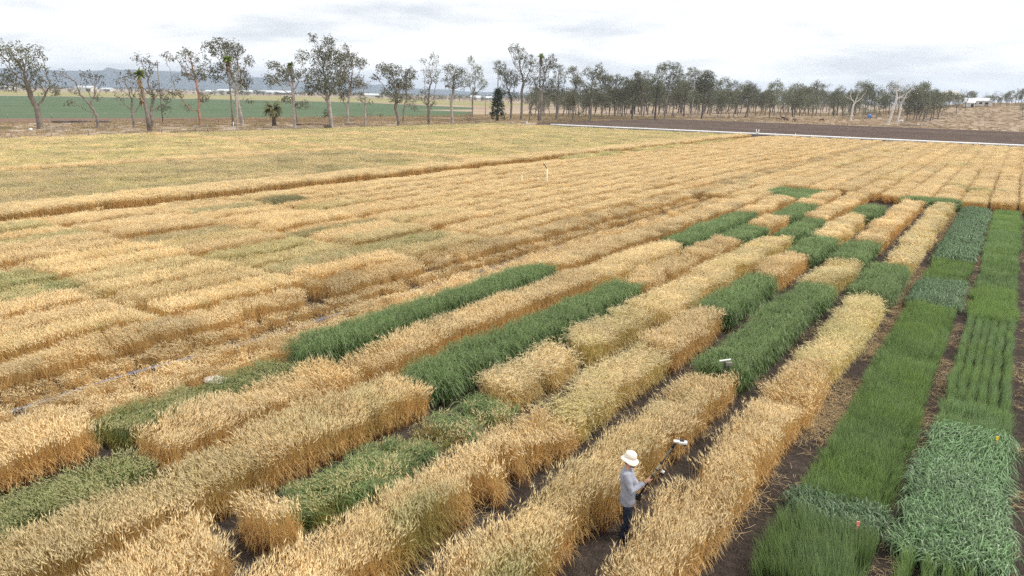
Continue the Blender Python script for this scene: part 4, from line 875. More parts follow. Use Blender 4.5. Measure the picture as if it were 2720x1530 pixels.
# dead white trees
def dead(zx, zy, fork, ells, label, seed, r0=.42, leaves=.12):
    x, y, z = ground_px(1900 + zx / 3.141, 100 + zy / 3.141); dep = np.array([x, y, z - CAMH]) @ M[:, 2]; mp = dep / FPX / 3.141; v = np.array([x, y]) / math.hypot(x, y)
    E_ = [((e[0] - zx) * mp, (zy - e[1]) * mp, e[2] * mp, e[3] * mp) for e in ells]
    tm, lm = tree_parts(E_, (zy - fork[1]) * mp, r0, 260, seed, step=.6, kill=.8, leaf=.5, per=5, leaves=leaves, lean=(fork[0] - zx) * mp)
    put_tree('dead_tree', (x, y, z), math.atan2(-v[0], v[1]), tm, lm, MAT['bark_dead'], MAT['leaf_gum'], label, 'dead white trees in the horse paddock')
dead(1440, 730, (1470, 560), [(1430, 420, 50, 50), (1500, 400, 40, 60), (1550, 480, 40, 50), (1430, 500, 30, 30)], 'larger bleached dead tree with a leaning trunk', 61, .44, .15)
dead(1512, 730, (1525, 600), [(1530, 480, 50, 60), (1590, 420, 40, 50), (1490, 560, 30, 40)], 'thinner bleached dead tree right of the larger one', 62, .33, .2)
dead(1130, 690, (1135, 570), [(1110, 440, 30, 40), (1200, 450, 40, 40), (1090, 500, 30, 30), (1180, 520, 30, 30)], 'bleached dead tree nearest the horses', 63, .36, .1)

# distant lines of trees across the plain
def treeline():
    pts = []
    g = np.random.default_rng(77)
    for (pa, pb, ya, yb, n_, hgt) in ((-150, 640, 238, 240, 170, 9), (-150, 700, 232, 236, 150, 12), (560, 1500, 252, 262, 230, 9), (640, 1560, 248, 258, 240, 12), (1350, 1900, 262, 272, 200, 12), (1000, 1700, 264, 276, 120, 8), (1600, 2300, 268, 282, 120, 11), (-100, 1300, 243, 262, 60, 7)):
        for px in np.linspace(pa, pb, n_):
            f = (px - pa) / (pb - pa); py = ya + (yb - ya) * f + g.normal(0, 1.2); py = max(py, 283 + .0209 * (px - 2724) + 6.)
            x, y = un(px + g.normal(0, 3), py); pts.append((x, y, 0, hgt * g.uniform(.55, 1.15)))
    pts = np.array(pts); me = bpy.data.meshes.new('distant_treeline'); n = len(pts); me.vertices.add(n); me.vertices.foreach_set('co', pts[:, :3].astype(np.float32).ravel())
    s_ = pts[:, 3] / 13.2
    for an, ty, dat in (('rot', 'FLOAT_VECTOR', np.stack([s_ * 0, s_ * 0, g.uniform(0, 6.28, n)], -1)), ('scl', 'FLOAT_VECTOR', np.stack([s_ * 1.9, s_ * 1.9, s_], -1)), ('ci', 'INT', g.integers(0, 9, n))):
        a = me.attributes.new(an, ty, 'POINT'); a.data.foreach_set('vector' if ty == 'FLOAT_VECTOR' else 'value', np.ascontiguousarray(dat, np.int32 if ty == 'INT' else np.float32).ravel())
    ng = bpy.data.node_groups.new('treeline', 'GeometryNodeTree'); ng.interface.new_socket('Geometry', in_out='INPUT', socket_type='NodeSocketGeometry'); ng.interface.new_socket('Geometry', in_out='OUTPUT', socket_type='NodeSocketGeometry')
    nn, l = ng.nodes, ng.links; gi = nn.new('NodeGroupInput'); go = nn.new('NodeGroupOutput'); jn = nn.new('GeometryNodeJoinGeometry')
    for tm, lm in PROTO:
        j2 = nn.new('GeometryNodeJoinGeometry')
        for q in (tm, lm):
            ob = bpy.data.objects.new('far_tree', q); oi = nn.new('GeometryNodeObjectInfo'); oi.inputs['Object'].default_value = ob; oi.transform_space = 'ORIGINAL'; l.new(oi.outputs['Geometry'], j2.inputs[0])
        g2 = nn.new('GeometryNodeGeometryToInstance'); l.new(j2.outputs[0], g2.inputs[0]); l.new(g2.outputs[0], jn.inputs[0])
    ip = nn.new('GeometryNodeInstanceOnPoints'); ip.inputs['Pick Instance'].default_value = True; l.new(gi.outputs[0], ip.inputs['Points']); l.new(jn.outputs[0], ip.inputs['Instance'])
    for an, ty, sk in (('rot', 'FLOAT_VECTOR', 'Rotation'), ('scl', 'FLOAT_VECTOR', 'Scale'), ('ci', 'INT', 'Instance Index')):
        a = nn.new('GeometryNodeInputNamedAttribute'); a.data_type = ty; a.inputs['Name'].default_value = an; l.new(a.outputs['Attribute'], ip.inputs[sk])
    l.new(ip.outputs[0], go.inputs[0]); o = mesh_obj('distant_treeline', me); o.modifiers.new('trees', 'NODES').node_group = ng
    tag(o, 'far lines of trees across the plain below the hills', 'trees', kind='stuff')
treeline()

# palms
def frond_strip(mb, root, az, el, ln, wid, curve, mi=0, n=6):
    d = np.array([math.cos(az), math.sin(az)]); pts = []; z = root[2]; r = 0.; a = el
    for i in range(n + 1):
        pts.append((root[0] + d[0] * r, root[1] + d[1] * r, z)); r += math.cos(a) * ln / n; z += math.sin(a) * ln / n; a -= curve / n
    s_ = np.array([-d[1], d[0]]); vs, fs = [], []
    for side in (-1, 1):                                         # leaflets hang on both sides of the rib
        b = len(vs)
        for i, p in enumerate(pts):
            f = math.sin(math.pi * min(1, (i + .6) / (n + .6))) * wid; vs += [p, (p[0] + s_[0] * f * side, p[1] + s_[1] * f * side, p[2] - f * .55)]
        for i in range(n):
            k = b + 2 * i; fs.append((k, k + 1, k + 3, k + 2))
    mb.add(vs, fs, mi)
def set_rnd(o):
    me = o.data; a = me.attributes.new('rnd', 'FLOAT', 'POINT'); a.data.foreach_set('value', np.random.default_rng(len(me.vertices)).random(len(me.vertices)).astype(np.float32))
def fan_palm(zx, zy, top, ox, label, seed, skirt=1.6, r0=.24):
    x, y, z = ground_px(ox + zx / PXT, 50 + zy / PXT); dep = np.array([x, y, z - CAMH]) @ M[:, 2]; mp = dep / FPX / PXT; H_ = (zy - top[1]) * mp; v = np.array([x, y]) / math.hypot(x, y); dx = (top[0] - zx) * mp
    t = empty('fan_palm', (x, y, z), math.atan2(-v[0], v[1])); tag(t, label, 'palm', 'tall fan palms among the gums'); g = random.Random(seed)
    mb = MB(); mb.tube([(0, 0, -.1), (dx * .2, 0, H_ * .3), (dx * .55, 0, H_ * .65), (dx, 0, H_)], [r0 * 1.4, r0, r0 * .85, r0 * .7], 9); mb.build('trunk', MAT['bark'], t)
    mb = MB()
    for k in range(34): frond_strip(mb, (dx, 0, H_), g.uniform(0, 6.28), g.uniform(-.3, 1.4), g.uniform(1.0, 1.6), .30, g.uniform(.8, 1.8))
    set_rnd(mb.build('crown', MAT['leaf_palm'], t))
    if skirt:
        mb = MB()
        for k in range(36): frond_strip(mb, (dx, 0, H_ - g.uniform(.1, skirt)), g.uniform(0, 6.28), g.uniform(-1.2, -.5), g.uniform(.9, 1.5), .26, .6)
        set_rnd(mb.build('skirt', MAT['leaf_deadfrond'], t))
fan_palm(1442, 1085, (1400, 555), 0, 'tall palm with a shaggy brown skirt of dead fronds', 1, 5.0, .34)
fan_palm(2245, 1035, (2237, 415), 0, 'slim tall palm in front of the broad gum with pale forked trunk', 2, 1.8, .2)
fan_palm(497, 1005, (470, 475), 650, 'palm whose head shows in the crown of the straight pale gum', 3, 1.5, .22)
fan_palm(652, 985, (660, 385), 1250, 'tall palm at the start of the white pipe', 4, 1.4, .2)
x, y, z = ground_px(650 + 285 / PXT, 50 + 1030 / PXT); t = empty('date_palm', (x, y, z)); tag(t, 'short stout palm standing alone in the dry paddock', 'palm')
mb = MB(); mb.tube([(0, 0, -.1), (0, 0, 1.2), (0, 0, 2.6), (0, 0, 3.9)], [.55, .42, .40, .46], 10); mb.build('trunk', MAT['bark_dark'], t)
mb = MB(); g = random.Random(9)
for k in range(56): frond_strip(mb, (0, 0, 3.9), g.uniform(0, 6.28), g.uniform(-.1, 1.35), g.uniform(2.4, 3.6), .34, g.uniform(1.2, 2.1), n=8)
set_rnd(mb.build('crown', MAT['leaf_olive'], t))
mb = MB()
for k in range(16): frond_strip(mb, (0, 0, 3.7), g.uniform(0, 6.28), g.uniform(-1.1, -.6), g.uniform(1.8, 2.6), .3, .7, n=6)
set_rnd(mb.build('skirt', MAT['leaf_deadfrond'], t))

# conifer, shrubs
x, y, z = ground_px(1250 + 258 / PXT, 50 + 985 / PXT); dep = np.array([x, y, z - CAMH]) @ M[:, 2]; mp = dep / FPX / PXT
t = empty('conifer', (x, y, z), math.atan2(-x, y)); tag(t, 'dark bushy conifer at the end of the white pipe', 'tree')
mb = MB(); mb.tube([(0, 0, -.1), (0, 0, 4), (0, 0, 16)], [.4, .3, .05], 8); mb.build('trunk', MAT['bark_dark'], t)
g = np.random.default_rng(4); hh = 300 * mp; C = []
for k in range(400):
    f = g.random() ** .8; rad = (92 * mp) * (1 - f) ** .75 * (.55 + .45 * math.sin(f * 34) ** 2) + .35; a = g.uniform(0, 6.28); q = rad * g.uniform(.35, 1) ** .6
    C.append((q * math.cos(a), q * math.sin(a), 1.3 + f * (hh - 1.3) - .25 * q))
mesh_obj('crown', leaf_mesh('crown', np.array(C), .55, 8, .35, .3, 7, .45), MAT['leaf_dark'], t)
def shrub(px, py, wpx, hpx, mat, label, seed, name='shrub', group=None, per=9):
    x, y, z = ground_px(px, py); dep = np.array([x, y, z - CAMH]) @ M[:, 2]; mp = dep / FPX; g = np.random.default_rng(seed); t = empty(name, (x, y, z), math.atan2(-x, y)); tag(t, label, 'shrub', group)
    C = g.normal(0, 1, (90, 3)); C /= np.linalg.norm(C, axis=1)[:, None]; C *= g.random((90, 1)) ** .4; C = np.stack([C[:, 0] * wpx * mp / 2, C[:, 1] * wpx * mp / 2, np.abs(C[:, 2]) * hpx * mp * .9 + .1], -1)
    P, par = colonize(C, [(0, 0, -.05), (0, 0, .25)], .25, .35, seed, limit=300); tm, r, lf = limbs_mesh('stems', P, par, .09); mesh_obj('stems', tm, MAT['bark'], t)
    mesh_obj('foliage', leaf_mesh('foliage', P[r < .04], .3, seed, .2, .2, per, .4), MAT[mat], t)
shrub(650 + 805 / PXT, 50 + 1058 / PXT, 26, 11, 'leaf_dark', 'dark green shrub at the foot of the tallest gum', 5)
shrub(650 + 2160 / PXT, 50 + 985 / PXT, 34, 30, 'leaf_brown', 'brown half bare bush leaning over a fallen limb', 6, per=3)
shrub(650 + 2250 / PXT, 50 + 1000 / PXT, 20, 10, 'leaf_brown', 'low dry bush right of the half bare one', 7, per=3)
shrub(375 / PXT, 50 + 1062 / PXT, 18, 5, 'leaf_brown', 'dry undergrowth round the foot of the leftmost gum', 8, per=6)

# ------------------------------------------------------------------ the white pipe, hoses, fences, stakes
def path_tube(name, pts, rad, mat, n=10, label=None, cat=None):
    mb = MB(); mb.tube(pts, rad, n); o = mb.build(name, mat); tag(o, label, cat); return o
px_ = [(14 - i * 4.2, 186.0 + .16 * math.sin(i * 1.7) + .12 * math.sin(i * .6), .23) for i in range(31)]
t = empty('irrigation_pipe', (0, 0, 0)); tag(t, 'long white irrigation pipe lying along the edge of the ploughed field', 'pipe')
mb = MB(); mb.tube(px_, .22, 12); mb.build('tube', MAT['pipe'], t)
for i in range(1, 30, 2):
    mb = MB(); q = px_[i]; mb.tube([(q[0] - .12, q[1], q[2]), (q[0] + .12, q[1], q[2])], .26, 12); mb.build('coupling', MAT['pipe'], t)
x, y, z = ground_px(1403, 331); t = empty('pipe_outlet', (x - .5, y, 0)); tag(t, 'white outlet fitting at the far end of the white pipe', 'pipe fitting')
mb = MB(); mb.tube([(0, 0, 0), (0, 0, .9)], .2, 10); mb.build('riser', MAT['white'], t); mb = MB(); mb.tube([(0, 0, .88), (0, 0, 1.0)], .28, 12); mb.build('cap', MAT['white'], t)

def hose(pts, label, rad=.065):
    mb = MB(); mb.tube(pts, rad, 8); o = mb.build('irrigation_hose', MAT['blue']); tag(o, label, 'hose', 'blue hose laid through the straw'); return o
hose([(-19.95 + .05 * math.sin(i * .9), 4 + i * 1.05, .07 + .03 * math.sin(i * 1.3)) for i in range(9)] + [(-19.55, 13.0, .08)], 'near length of blue hose at the left edge, half under lodged straw')
hose([(-19.62 + .05 * math.sin(i * 1.1), 13.15 + i * 1.0, .10 + .03 * math.sin(i * 1.7)) for i in range(12)], 'blue hose length beside the farther long oat plot')
hose([(-19.6 + .06 * math.sin(i * .8), 24.3 + i * 1.5, .10 + .03 * math.sin(i * 1.1)) for i in range(30)], 'far blue hose length disappearing into the stubble')

def fence(pts, label, h=1.15, wires=3, pr=.075, tall=None, mat='post', lean=.05):
    a = pts[0]; t = empty('wire_fence', (a[0], a[1], a[2])); tag(t, label, 'fence'); g = random.Random(len(pts) + int(h * 10)); tops = []
    for i, p in enumerate(pts):
        hh = h * g.uniform(.9, 1.1) * (1.25 if tall and i in tall else 1); q = (p[0] - a[0], p[1] - a[1], p[2] - a[2]); l_ = (g.uniform(-lean, lean), g.uniform(-lean, lean))
        mb = MB(); mb.tube([(q[0], q[1], q[2] - .1), (q[0] + l_[0], q[1] + l_[1], q[2] + hh)], [pr * 1.1, pr * .9], 6); mb.build('post', MAT[mat], t); tops.append((q, l_))
    for w in range(wires):
        f = (w + 1) / (wires + .35); mb = MB(); mb.tube([(q[0] + l_[0] * f, q[1] + l_[1] * f, q[2] + h * f - .02) for q, l_ in tops], .012, 3); mb.build('wire', MAT['wire'], t)
ys = [44, 53.9, 59.5, 65.1, 71.2, 77.5, 84, 90, 96.5, 103, 109.6, 116, 123, 130, 137.5, 145, 153, 161, 169, 177]
fence([(-130.3 + (y - 54) * .085 + .2 * math.sin(y), y, 0) for y in ys], 'wire fence with thin wooden posts between the dirt road and the gum trees')
fence([(-213 + .35 * (y - 70) * .55, y, 0) for y in np.arange(58, 186, 9.5)], 'far wire fence along the near edge of the green field', h=1.3)
fence([(x, 298.6 + .2 * math.sin(x), float(terrain(x, 298.6))) for x in np.arange(-112, 12, 5.9)], 'post and wire fence between the ploughed field and the horse paddock', h=1.25, tall=(6, 14))
fence([(-168 - i * .4, 70 + i * 7., 0) for i in range(8)], 'short older fence line behind the leftmost gums', h=1.2, wires=2)

def stake(name, px, py, h, rad, mat, label, group=None, z0=0., branch=False, cap=None):
    x, y, z = ground_px(px, py); t = empty(name, (x, y, z)); tag(t, label, 'stake' if 'stake' in name else 'pole', group); mb = MB(); mb.tube([(0, 0, -.1), (0, 0, h)], rad, 8); mb.build('shaft', MAT[mat], t)
    if branch:
        v = np.array([x, y]) / math.hypot(x, y); mb = MB(); mb.tube([(0, 0, h), (-v[1] * .45, -v[0] * -.0, h + .42)], .035, 6); mb.tube([(v[1] * .10, 0, h * .25), (v[1] * .12, 0, h * .42)], .05, 6); mb.build('arm', MAT['black'], t)
    if cap:
        mb = MB(); mb.tube([(0, 0, h), (0, 0, h + .06)], cap, 8); mb.build('cap', MAT[mat], t)
    return t
stake('marker_stake', 1451.5, 511, 2.0, .06, 'cream', 'tall cream marker pole with a dark bent arm on top, in the wheat', branch=True)
stake('marker_stake', 1385.5, 507, 1.55, .04, 'cream', 'shorter cream stake with a flat cap left of the tall marker pole', cap=.12)
stake('marker_stake', 1424, 506, 1.5, .03, 'timber', 'thin brown peg between the two cream stakes')
stake('marker_stake', 2110, 380, 1.9, .07, 'cream', 'yellowish stake standing just in front of the white pipe')
x, y, z = ground_px(2010, 371); t = empty('valve_marker', (x, y, 0)); tag(t, 'pole topped by a white fork at the end of the brown wheat bank', 'marker')
mb = MB(); mb.tube([(0, 0, -.1), (0, 0, 1.3)], .035, 6); mb.build('shaft', MAT['post'], t); mb = MB(); mb.tube([(-.30, 0, 2.2), (-.26, 0, 1.75), (-.12, 0, 1.38), (.1, 0, 1.38), (.26, 0, 1.7), (.24, 0, 2.15)], [.06, .10, .16, .16, .12, .07], 8); mb.build('fork', MAT['white'], t)

# ground clutter under the left trees
def logs(px, py, ln, label, rz, rad=.28, mat='bark_dark'):
    x, y, z = ground_px(px, py); t = empty('fallen_log', (x, y, z), rz); tag(t, label, 'log'); mb = MB(); mb.tube([(-ln / 2, 0, rad * .8), (-ln / 6, .05, rad), (ln / 4, -.05, rad * .95), (ln / 2, 0, rad * .7)], [rad * .9, rad, rad * .95, rad * .75], 8); mb.build('stem', MAT[mat], t)
    mb = MB(); mb.tube([(ln / 5, 0, rad), (ln / 5 + .5, .4, rad * 1.9)], [rad * .35, rad * .15], 6); mb.build('branch_stub', MAT[mat], t)
hd = math.atan2(1, .55)
logs(160, 326.8, 3.4, 'short dark log on the pale strip behind the leftmost gum', hd)
logs(206, 326.6, 5.8, 'longest dark log on the pale strip, middle of three', hd)
logs(275, 326.6, 3.2, 'dark log behind the small crooked gum', hd)
logs(650 + 650 / PXT, 50 + 1025 / PXT, 7.6, 'long dark log lying left of the shrub under the tallest gum', hd, .22)
logs(650 + 1090 / PXT, 50 + 1019 / PXT, 7.0, 'thin log lying right of the tallest gum', hd, .15)
logs(1900 + 1625 / 3.141, 100 + 736 / 3.141, 7.0, 'grey fallen limb beside the dead white trees', .2, .3, 'bark')
logs(650 + 2215 / PXT, 50 + 1010 / PXT, 6., 'dead limb on the ground under the half bare bush', .6, .16, 'bark')
sheet('pale_verge', [(-181, 77), (-178.5, 78), (-173, 101), (-175, 101)], .012, MAT['concrete'], 'pale sandy strip behind the leftmost gums')
x, y, z = ground_px(298 / PXT, 50 + 1078 / PXT); t = empty('white_drum', (x, y, z)); tag(t, 'small white drum on the dry grass left of the leftmost gum', 'drum'); mb = MB(); mb.tube([(0, 0, 0), (0, 0, .05), (0, 0, .42), (0, 0, .46)], [.24, .28, .28, .2], 12); mb.build('body', MAT['white'], t); mb = MB(); mb.tube([(0, 0, .46), (0, 0, .5)], .22, 12); mb.build('lid', MAT['white'], t)
x, y, z = ground_px(535 / PXT, 50 + 1092 / PXT); t = empty('tree_guard', (x, y, z), .5); tag(t, 'wire tree guard of thin posts right of the leftmost gum', 'tree guard')
for i in range(6):
    a = i * math.pi / 3; mb = MB(); mb.tube([(1.5 * math.cos(a), 1.5 * math.sin(a), -.1), (1.5 * math.cos(a), 1.5 * math.sin(a), 1.3)], .04, 5); mb.build('post', MAT['post'], t)
for zz_ in (.35, .75, 1.15):
    mb = MB(); mb.tube([(1.5 * math.cos(i * math.pi / 3), 1.5 * math.sin(i * math.pi / 3), zz_) for i in range(7)], .018, 4); mb.build('wire', MAT['wire'], t)
x, y, z = ground_px(620.5, 338); t = empty('white_post', (x, y, z)); tag(t, 'leaning white post beside the broad gum with pale forked trunk', 'post'); mb = MB(); mb.tube([(0, 0, -.05), (-.18, .1, 1.15)], [.09, .08], 8); mb.build('shaft', MAT['white'], t); mb = MB(); mb.tube([(-.18, .1, 1.15), (-.19, .1, 1.2)], .1, 8); mb.build('cap', MAT['white'], t)
x, y, z = ground_px(552, 351); t = empty('gate_stay', (x, y, z), .9); tag(t, 'timber corner assembly in the fence in front of the reddish gum', 'fence corner')
mb = MB(); mb.tube([(0, 0, -.1), (0, 0, 1.5)], .15, 8); mb.build('post', MAT['post'], t); mb = MB(); mb.tube([(-2.2, 0, -.1), (-2.2, 0, 1.35)], .11, 8); mb.build('post', MAT['post'], t); mb = MB(); mb.tube([(-2.2, 0, 1.15), (0, 0, 1.35)], .06, 6); mb.build('rail', MAT['post'], t)

def upole(px, py, h, label, r=.15):
    x, y, z = ground_px(px, py); t = empty('utility_pole', (x, y, z)); tag(t, label, 'pole', 'utility poles'); mb = MB(); mb.tube([(0, 0, -.2), (0, 0, h)], [r, r * .7], 8); mb.build('shaft', MAT['post'], t)
    mb = MB(); mb.box((0, 0, h - .6), (2.0, .12, .12)); mb.build('crossarm', MAT['post'], t)
    for s in (-.85, 0, .85): mb = MB(); mb.tube([(s, 0, h - .54), (s, 0, h - .3)], .05, 6); mb.build('insulator', MAT['white'], t)
upole(1568 / PXT, 50 + 1000 / PXT, 14.5, 'dark tall pole behind the ragged gum near the shaggy palm')
upole(1250 + 566 / PXT, 50 + 980 / PXT, 11.5, 'pole between the very tall narrow gum and the start of the pipe')
upole(2695, 284, 9.5, 'leaning looking grey pole on the skyline near the right edge')
upole(650 + 2315 / PXT, 50 + 935 / PXT, 8.5, 'short pole left of the dark conifer')

# ------------------------------------------------------------------ sheds and houses
def shed(px, py, w, d, h, label, rz=0., roof='steel', wall='wall', windows=0, off=0., group=None, name='shed'):
    x, y, z = ground_px(px, py); x, y = x, y + off; z = float(terrain(x, y)); t = empty(name, (x, y, z), rz); tag(t, label, 'house' if name != 'shed' else 'shed', group)
    mb = MB(); mb.box((0, 0, h / 2), (w, d, h)); mb.build('wall', MAT[wall], t); rh = d * .22; e = .4
    vs = [(-w / 2 - e, -d / 2 - e, h + .02), (w / 2 + e, -d / 2 - e, h + .02), (w / 2 + e, d / 2 + e, h + .02), (-w / 2 - e, d / 2 + e, h + .02), (-w / 2 - e, 0, h + rh), (w / 2 + e, 0, h + rh)]
    mb = MB(); mb.add(vs, [(0, 1, 5, 4), (2, 3, 4, 5), (0, 4, 3), (1, 2, 5), (3, 2, 1, 0)]); mb.build('roof', MAT[roof], t)
    for k in range(windows):
        xx = -w / 2 + w * (k + .75) / (windows + .5); mb = MB(); mb.box((xx, -d / 2 - .02, h * .58), (w / (windows * 2.2), .06, h * .32)); wf = mb.build('window', MAT['darkglass'], t)
    mb = MB(); mb.box((w * .32, -d / 2 - .025, h * .36), (w * .13 if name != 'shed' else w * .25, .05, h * .7)); mb.build('door', MAT['timber' if name != 'shed' else 'darkglass'], t)
    return t
shed(5, 238, 42, 14, 4.3, 'pinkish roofed shed at the left edge of the plain', .1)
shed(38, 238.5, 14, 9, 2.5, 'small white shed near the left edge of the plain', .1)
shed(230, 243, 34, 12, 5.6, 'white shed seen through the crooked bare gum', .2)
shed(286, 242, 24, 10, 3.7, 'low white shed right of the one behind the crooked gum', .2)
shed(560, 250, 16, 10, 3.7, 'small white shed behind the reddish gum', .2)
shed(602, 250, 30, 12, 5.0, 'white gabled shed left of the long greenhouse', .2)
shed(712, 250.5, 130, 16, 3.7, 'very long low white greenhouse roof behind the short palm', .2)
shed(992, 258, 32, 12, 3.1, 'white roof behind the thin pale tree', .3)
shed(1268, 263, 24, 12, 3.1, 'white roof left of the dark conifer', .3)
shed(1300, 266, 36, 12, 2.8, 'low white roof beside the dark conifer', .3)
shed(1518, 271, 22, 9, 2.8, 'white roof glimpsed between gum trunks', .3)
shed(2594, 284, 12.5, 7, 2.7, 'long low white house on the crest of the rise', .0, windows=4, off=8., name='farm_house')
shed(2572, 285, 5, 5, 2.1, 'white garage left of the long low house', .0, off=4., name='shed')
x, y, z = ground_px(2516, 284.5); z = float(terrain(x, y + 12)); t = empty('farm_house', (x, y + 12, z)); tag(t, 'grey two storey house with a front verandah, half hidden by the clump of gums', 'house')
mb = MB(); mb.box((0, 0, 4.4), (10, 8, 3.2)); mb.build('wall', MAT['wall'], t)
vs = [(-5.6, -4.6, 6.02), (5.6, -4.6, 6.02), (5.6, 4.6, 6.02), (-5.6, 4.6, 6.02), (-2.2, 0, 8.4), (2.2, 0, 8.4)]
mb = MB(); mb.add(vs, [(0, 1, 5, 4), (2, 3, 4, 5), (0, 4, 3), (1, 2, 5), (3, 2, 1, 0)]); mb.build('roof', MAT['concrete'], t)
mb = MB(); mb.box((0, -5.0, 2.7), (10, 2, .2)); mb.build('verandah_floor', MAT['timber'], t)
for xx in (-4.8, -2.4, 0, 2.4, 4.8):
    mb = MB(); mb.tube([(xx, -5.8, 0), (xx, -5.8, 5.9)], .1, 6); mb.build('verandah_post', MAT['white'], t)
for xx in (-3, 0, 3):
    mb = MB(); mb.box((xx, -4.03, 4.5), (1.3, .06, 1.3)); mb.build('window', MAT['darkglass'], t)
# blue tank on a stand
x, y, z = ground_px(2308, 317); t = empty('water_tank', (x, y, z)); tag(t, 'small blue tank on dark legs between the dead white trees', 'tank')
mb = MB(); mb.tube([(0, 0, .75), (0, 0, .8), (0, 0, 2.1), (0, 0, 2.35)], [.7, .85, .85, .5], 14); mb.build('barrel', MAT['tankblue'], t)
for a in range(4): mb = MB(); mb.tube([(.6 * math.cos(a * 1.57 + .78), .6 * math.sin(a * 1.57 + .78), -.05), (.55 * math.cos(a * 1.57 + .78), .55 * math.sin(a * 1.57 + .78), .8)], .07, 6); mb.build('leg', MAT['post'], t)
mb = MB(); mb.box((-1.6, -.3, .35), (1.3, .7, .7)); mb.build('trough', MAT['post'], t)

# ------------------------------------------------------------------ horses
def horse_mesh(grazing, seed):
    g = random.Random(seed); mb = MB()
    mb.tube([(-.72, 0, 1.12), (-.58, 0, 1.15), (-.25, 0, 1.08), (.2, 0, 1.08), (.5, 0, 1.13), (.68, 0, 1.12)], [.16, .29, .29, .30, .29, .16], 12)
    if grazing: nk = [(.52, 0, 1.2), (.85, 0, .98), (1.08, 0, .62)]; hd_ = [(1.04, 0, .66), (1.12, 0, .42), (1.14, 0, .12)]
    else: nk = [(.5, 0, 1.2), (.78, 0, 1.48), (.98, 0, 1.78)]; hd_ = [(.94, 0, 1.8), (1.16, 0, 1.70), (1.40, 0, 1.50)]
    mb.tube(nk, [.24, .17, .12], 10); mb.tube(hd_, [.13, .13, .075], 10)
    for s in (-1, 1):
        e = hd_[0]; mb.tube([(e[0] - .03, s * .07, e[2] + .06), (e[0] - .07, s * .09, e[2] + .2)], [.04, .015], 6)
        o = g.uniform(-.08, .08)
        mb.tube([(.52, s * .15, 1.05), (.55 + o, s * .16, .62), (.53 + o, s * .16, .55), (.52 + o, s * .16, .14), (.55 + o, s * .16, .0)], [.14, .085, .08, .05, .075], 8)
        o = -o
        mb.tube([(-.55, s * .15, 1.1), (-.48 + o, s * .17, .78), (-.66 + o, s * .17, .52), (-.63 + o, s * .17, .14), (-.58 + o, s * .17, .0)], [.2, .13, .075, .05, .075], 8)
    return mb
def horse(px, py, rz, mat, label, grazing=True, seed=1):
    x, y, z = ground_px(px, py); t = empty('horse', (x, y, z), rz); tag(t, label, 'horse', 'horses grazing in the paddock')
    horse_mesh(grazing, seed).remeshed('body', .035, MAT[mat], t)
    mb = MB(); mb.tube([(-.78, 0, 1.2), (-.95, 0, 1.0), (-.98, 0, .6), (-.95, 0, .45)], [.05, .08, .07, .02], 7); mb.build('tail', MAT['horse_dark'], t)
    mb = MB()
    for k in range(7):
        f = k / 6; q = (.5 + (.5 if grazing else .42) * f, 0, (1.42 - .62 * f) if grazing else (1.42 + .5 * f)); mb.tube([(q[0], 0, q[2]), (q[0] - .03, .10, q[2] - .16)], [.04, .02], 5)
    mb.build('mane', MAT['horse_dark'], t)
HX = 2040; HS = 4.853
horse(HX + 129 / HS, 290 + 152 / HS, .25, 'horse_tan', 'tan horse grazing at the left of the group', True, 1)
horse(HX + 188 / HS, 290 + 140 / HS, 3.0, 'horse_dark', 'dark horse with its head up behind the others', False, 2)
horse(HX + 228 / HS, 290 + 160 / HS, -.1, 'horse', 'bay horse grazing in front of the dark one', True, 3)
horse(HX + 345 / HS, 290 + 168 / HS, -1.2, 'horse', 'brown horse grazing alone right of the group, seen end on', True, 4)
horse(HX + 340 / HS, 290 + 160 / HS, .2, 'horse_tan', 'horse half hidden by the one seen end on', True, 6)
horse(HX + 688 / HS, 290 + 164 / HS, .05, 'horse', 'bay horse grazing farthest to the right of the herd', True, 5)
horse(1900 + 1550 / 3.141, 100 + 714 / 3.141, 3.2, 'horse_white', 'white horse grazing beside the dead white trees', True, 7)

# ------------------------------------------------------------------ small things in the plots
x, y = un(572, 994, .3); t = empty('plastic_sheet', (x, y, .12), .5); tag(t, 'crumpled white plastic sheet draped over straw beside the green weeds', 'plastic sheet'); t.scale = (.60, .55, .36)
gxx, gyy = np.meshgrid(np.linspace(-.62, .62, 28), np.linspace(-.42, .42, 20)); rr = (gxx / .62) ** 2 + (gyy / .42) ** 2
hz = .30 * np.clip(1 - rr, 0, 1) ** .5 + .05 * np.sin(gxx * 46 + 3 * gyy) * np.clip(1.3 - rr, 0, 1) + .04 * (vnoise(gxx, gyy, .12, 5) - .5)
idx = np.arange(28 * 20).reshape(20, 28); F = np.stack([idx[:-1, :-1], idx[:-1, 1:], idx[1:, 1:], idx[1:, :-1]], -1).reshape(-1, 4); rc = ((gxx / .62) ** 2 + (gyy / .42) ** 2)[:-1, :-1].ravel(); F = F[rc < 1.15]
mesh_obj('sheeting', pmesh('sheeting', np.stack([gxx, gyy, hz], -1).reshape(-1, 3), F), MAT['white'], t)
x, y = un(1066, 731, .08); t = empty('white_tray', (x, y, .06), .3); tag(t, 'flat white tray lying in the brown stalks near the middle of the photo', 'tray')
mb = MB(); mb.box((0, 0, .02), (.62, .40, .04)); mb.build('base', MAT['white'], t)
for c, d in (((0, .19, .07), (.62, .02, .09)), ((0, -.19, .07), (.62, .02, .09)), ((.30, 0, .07), (.02, .36, .09)), ((-.30, 0, .07), (.02, .36, .09))): mb = MB(); mb.box(c, d); mb.build('rim', MAT['white'], t)
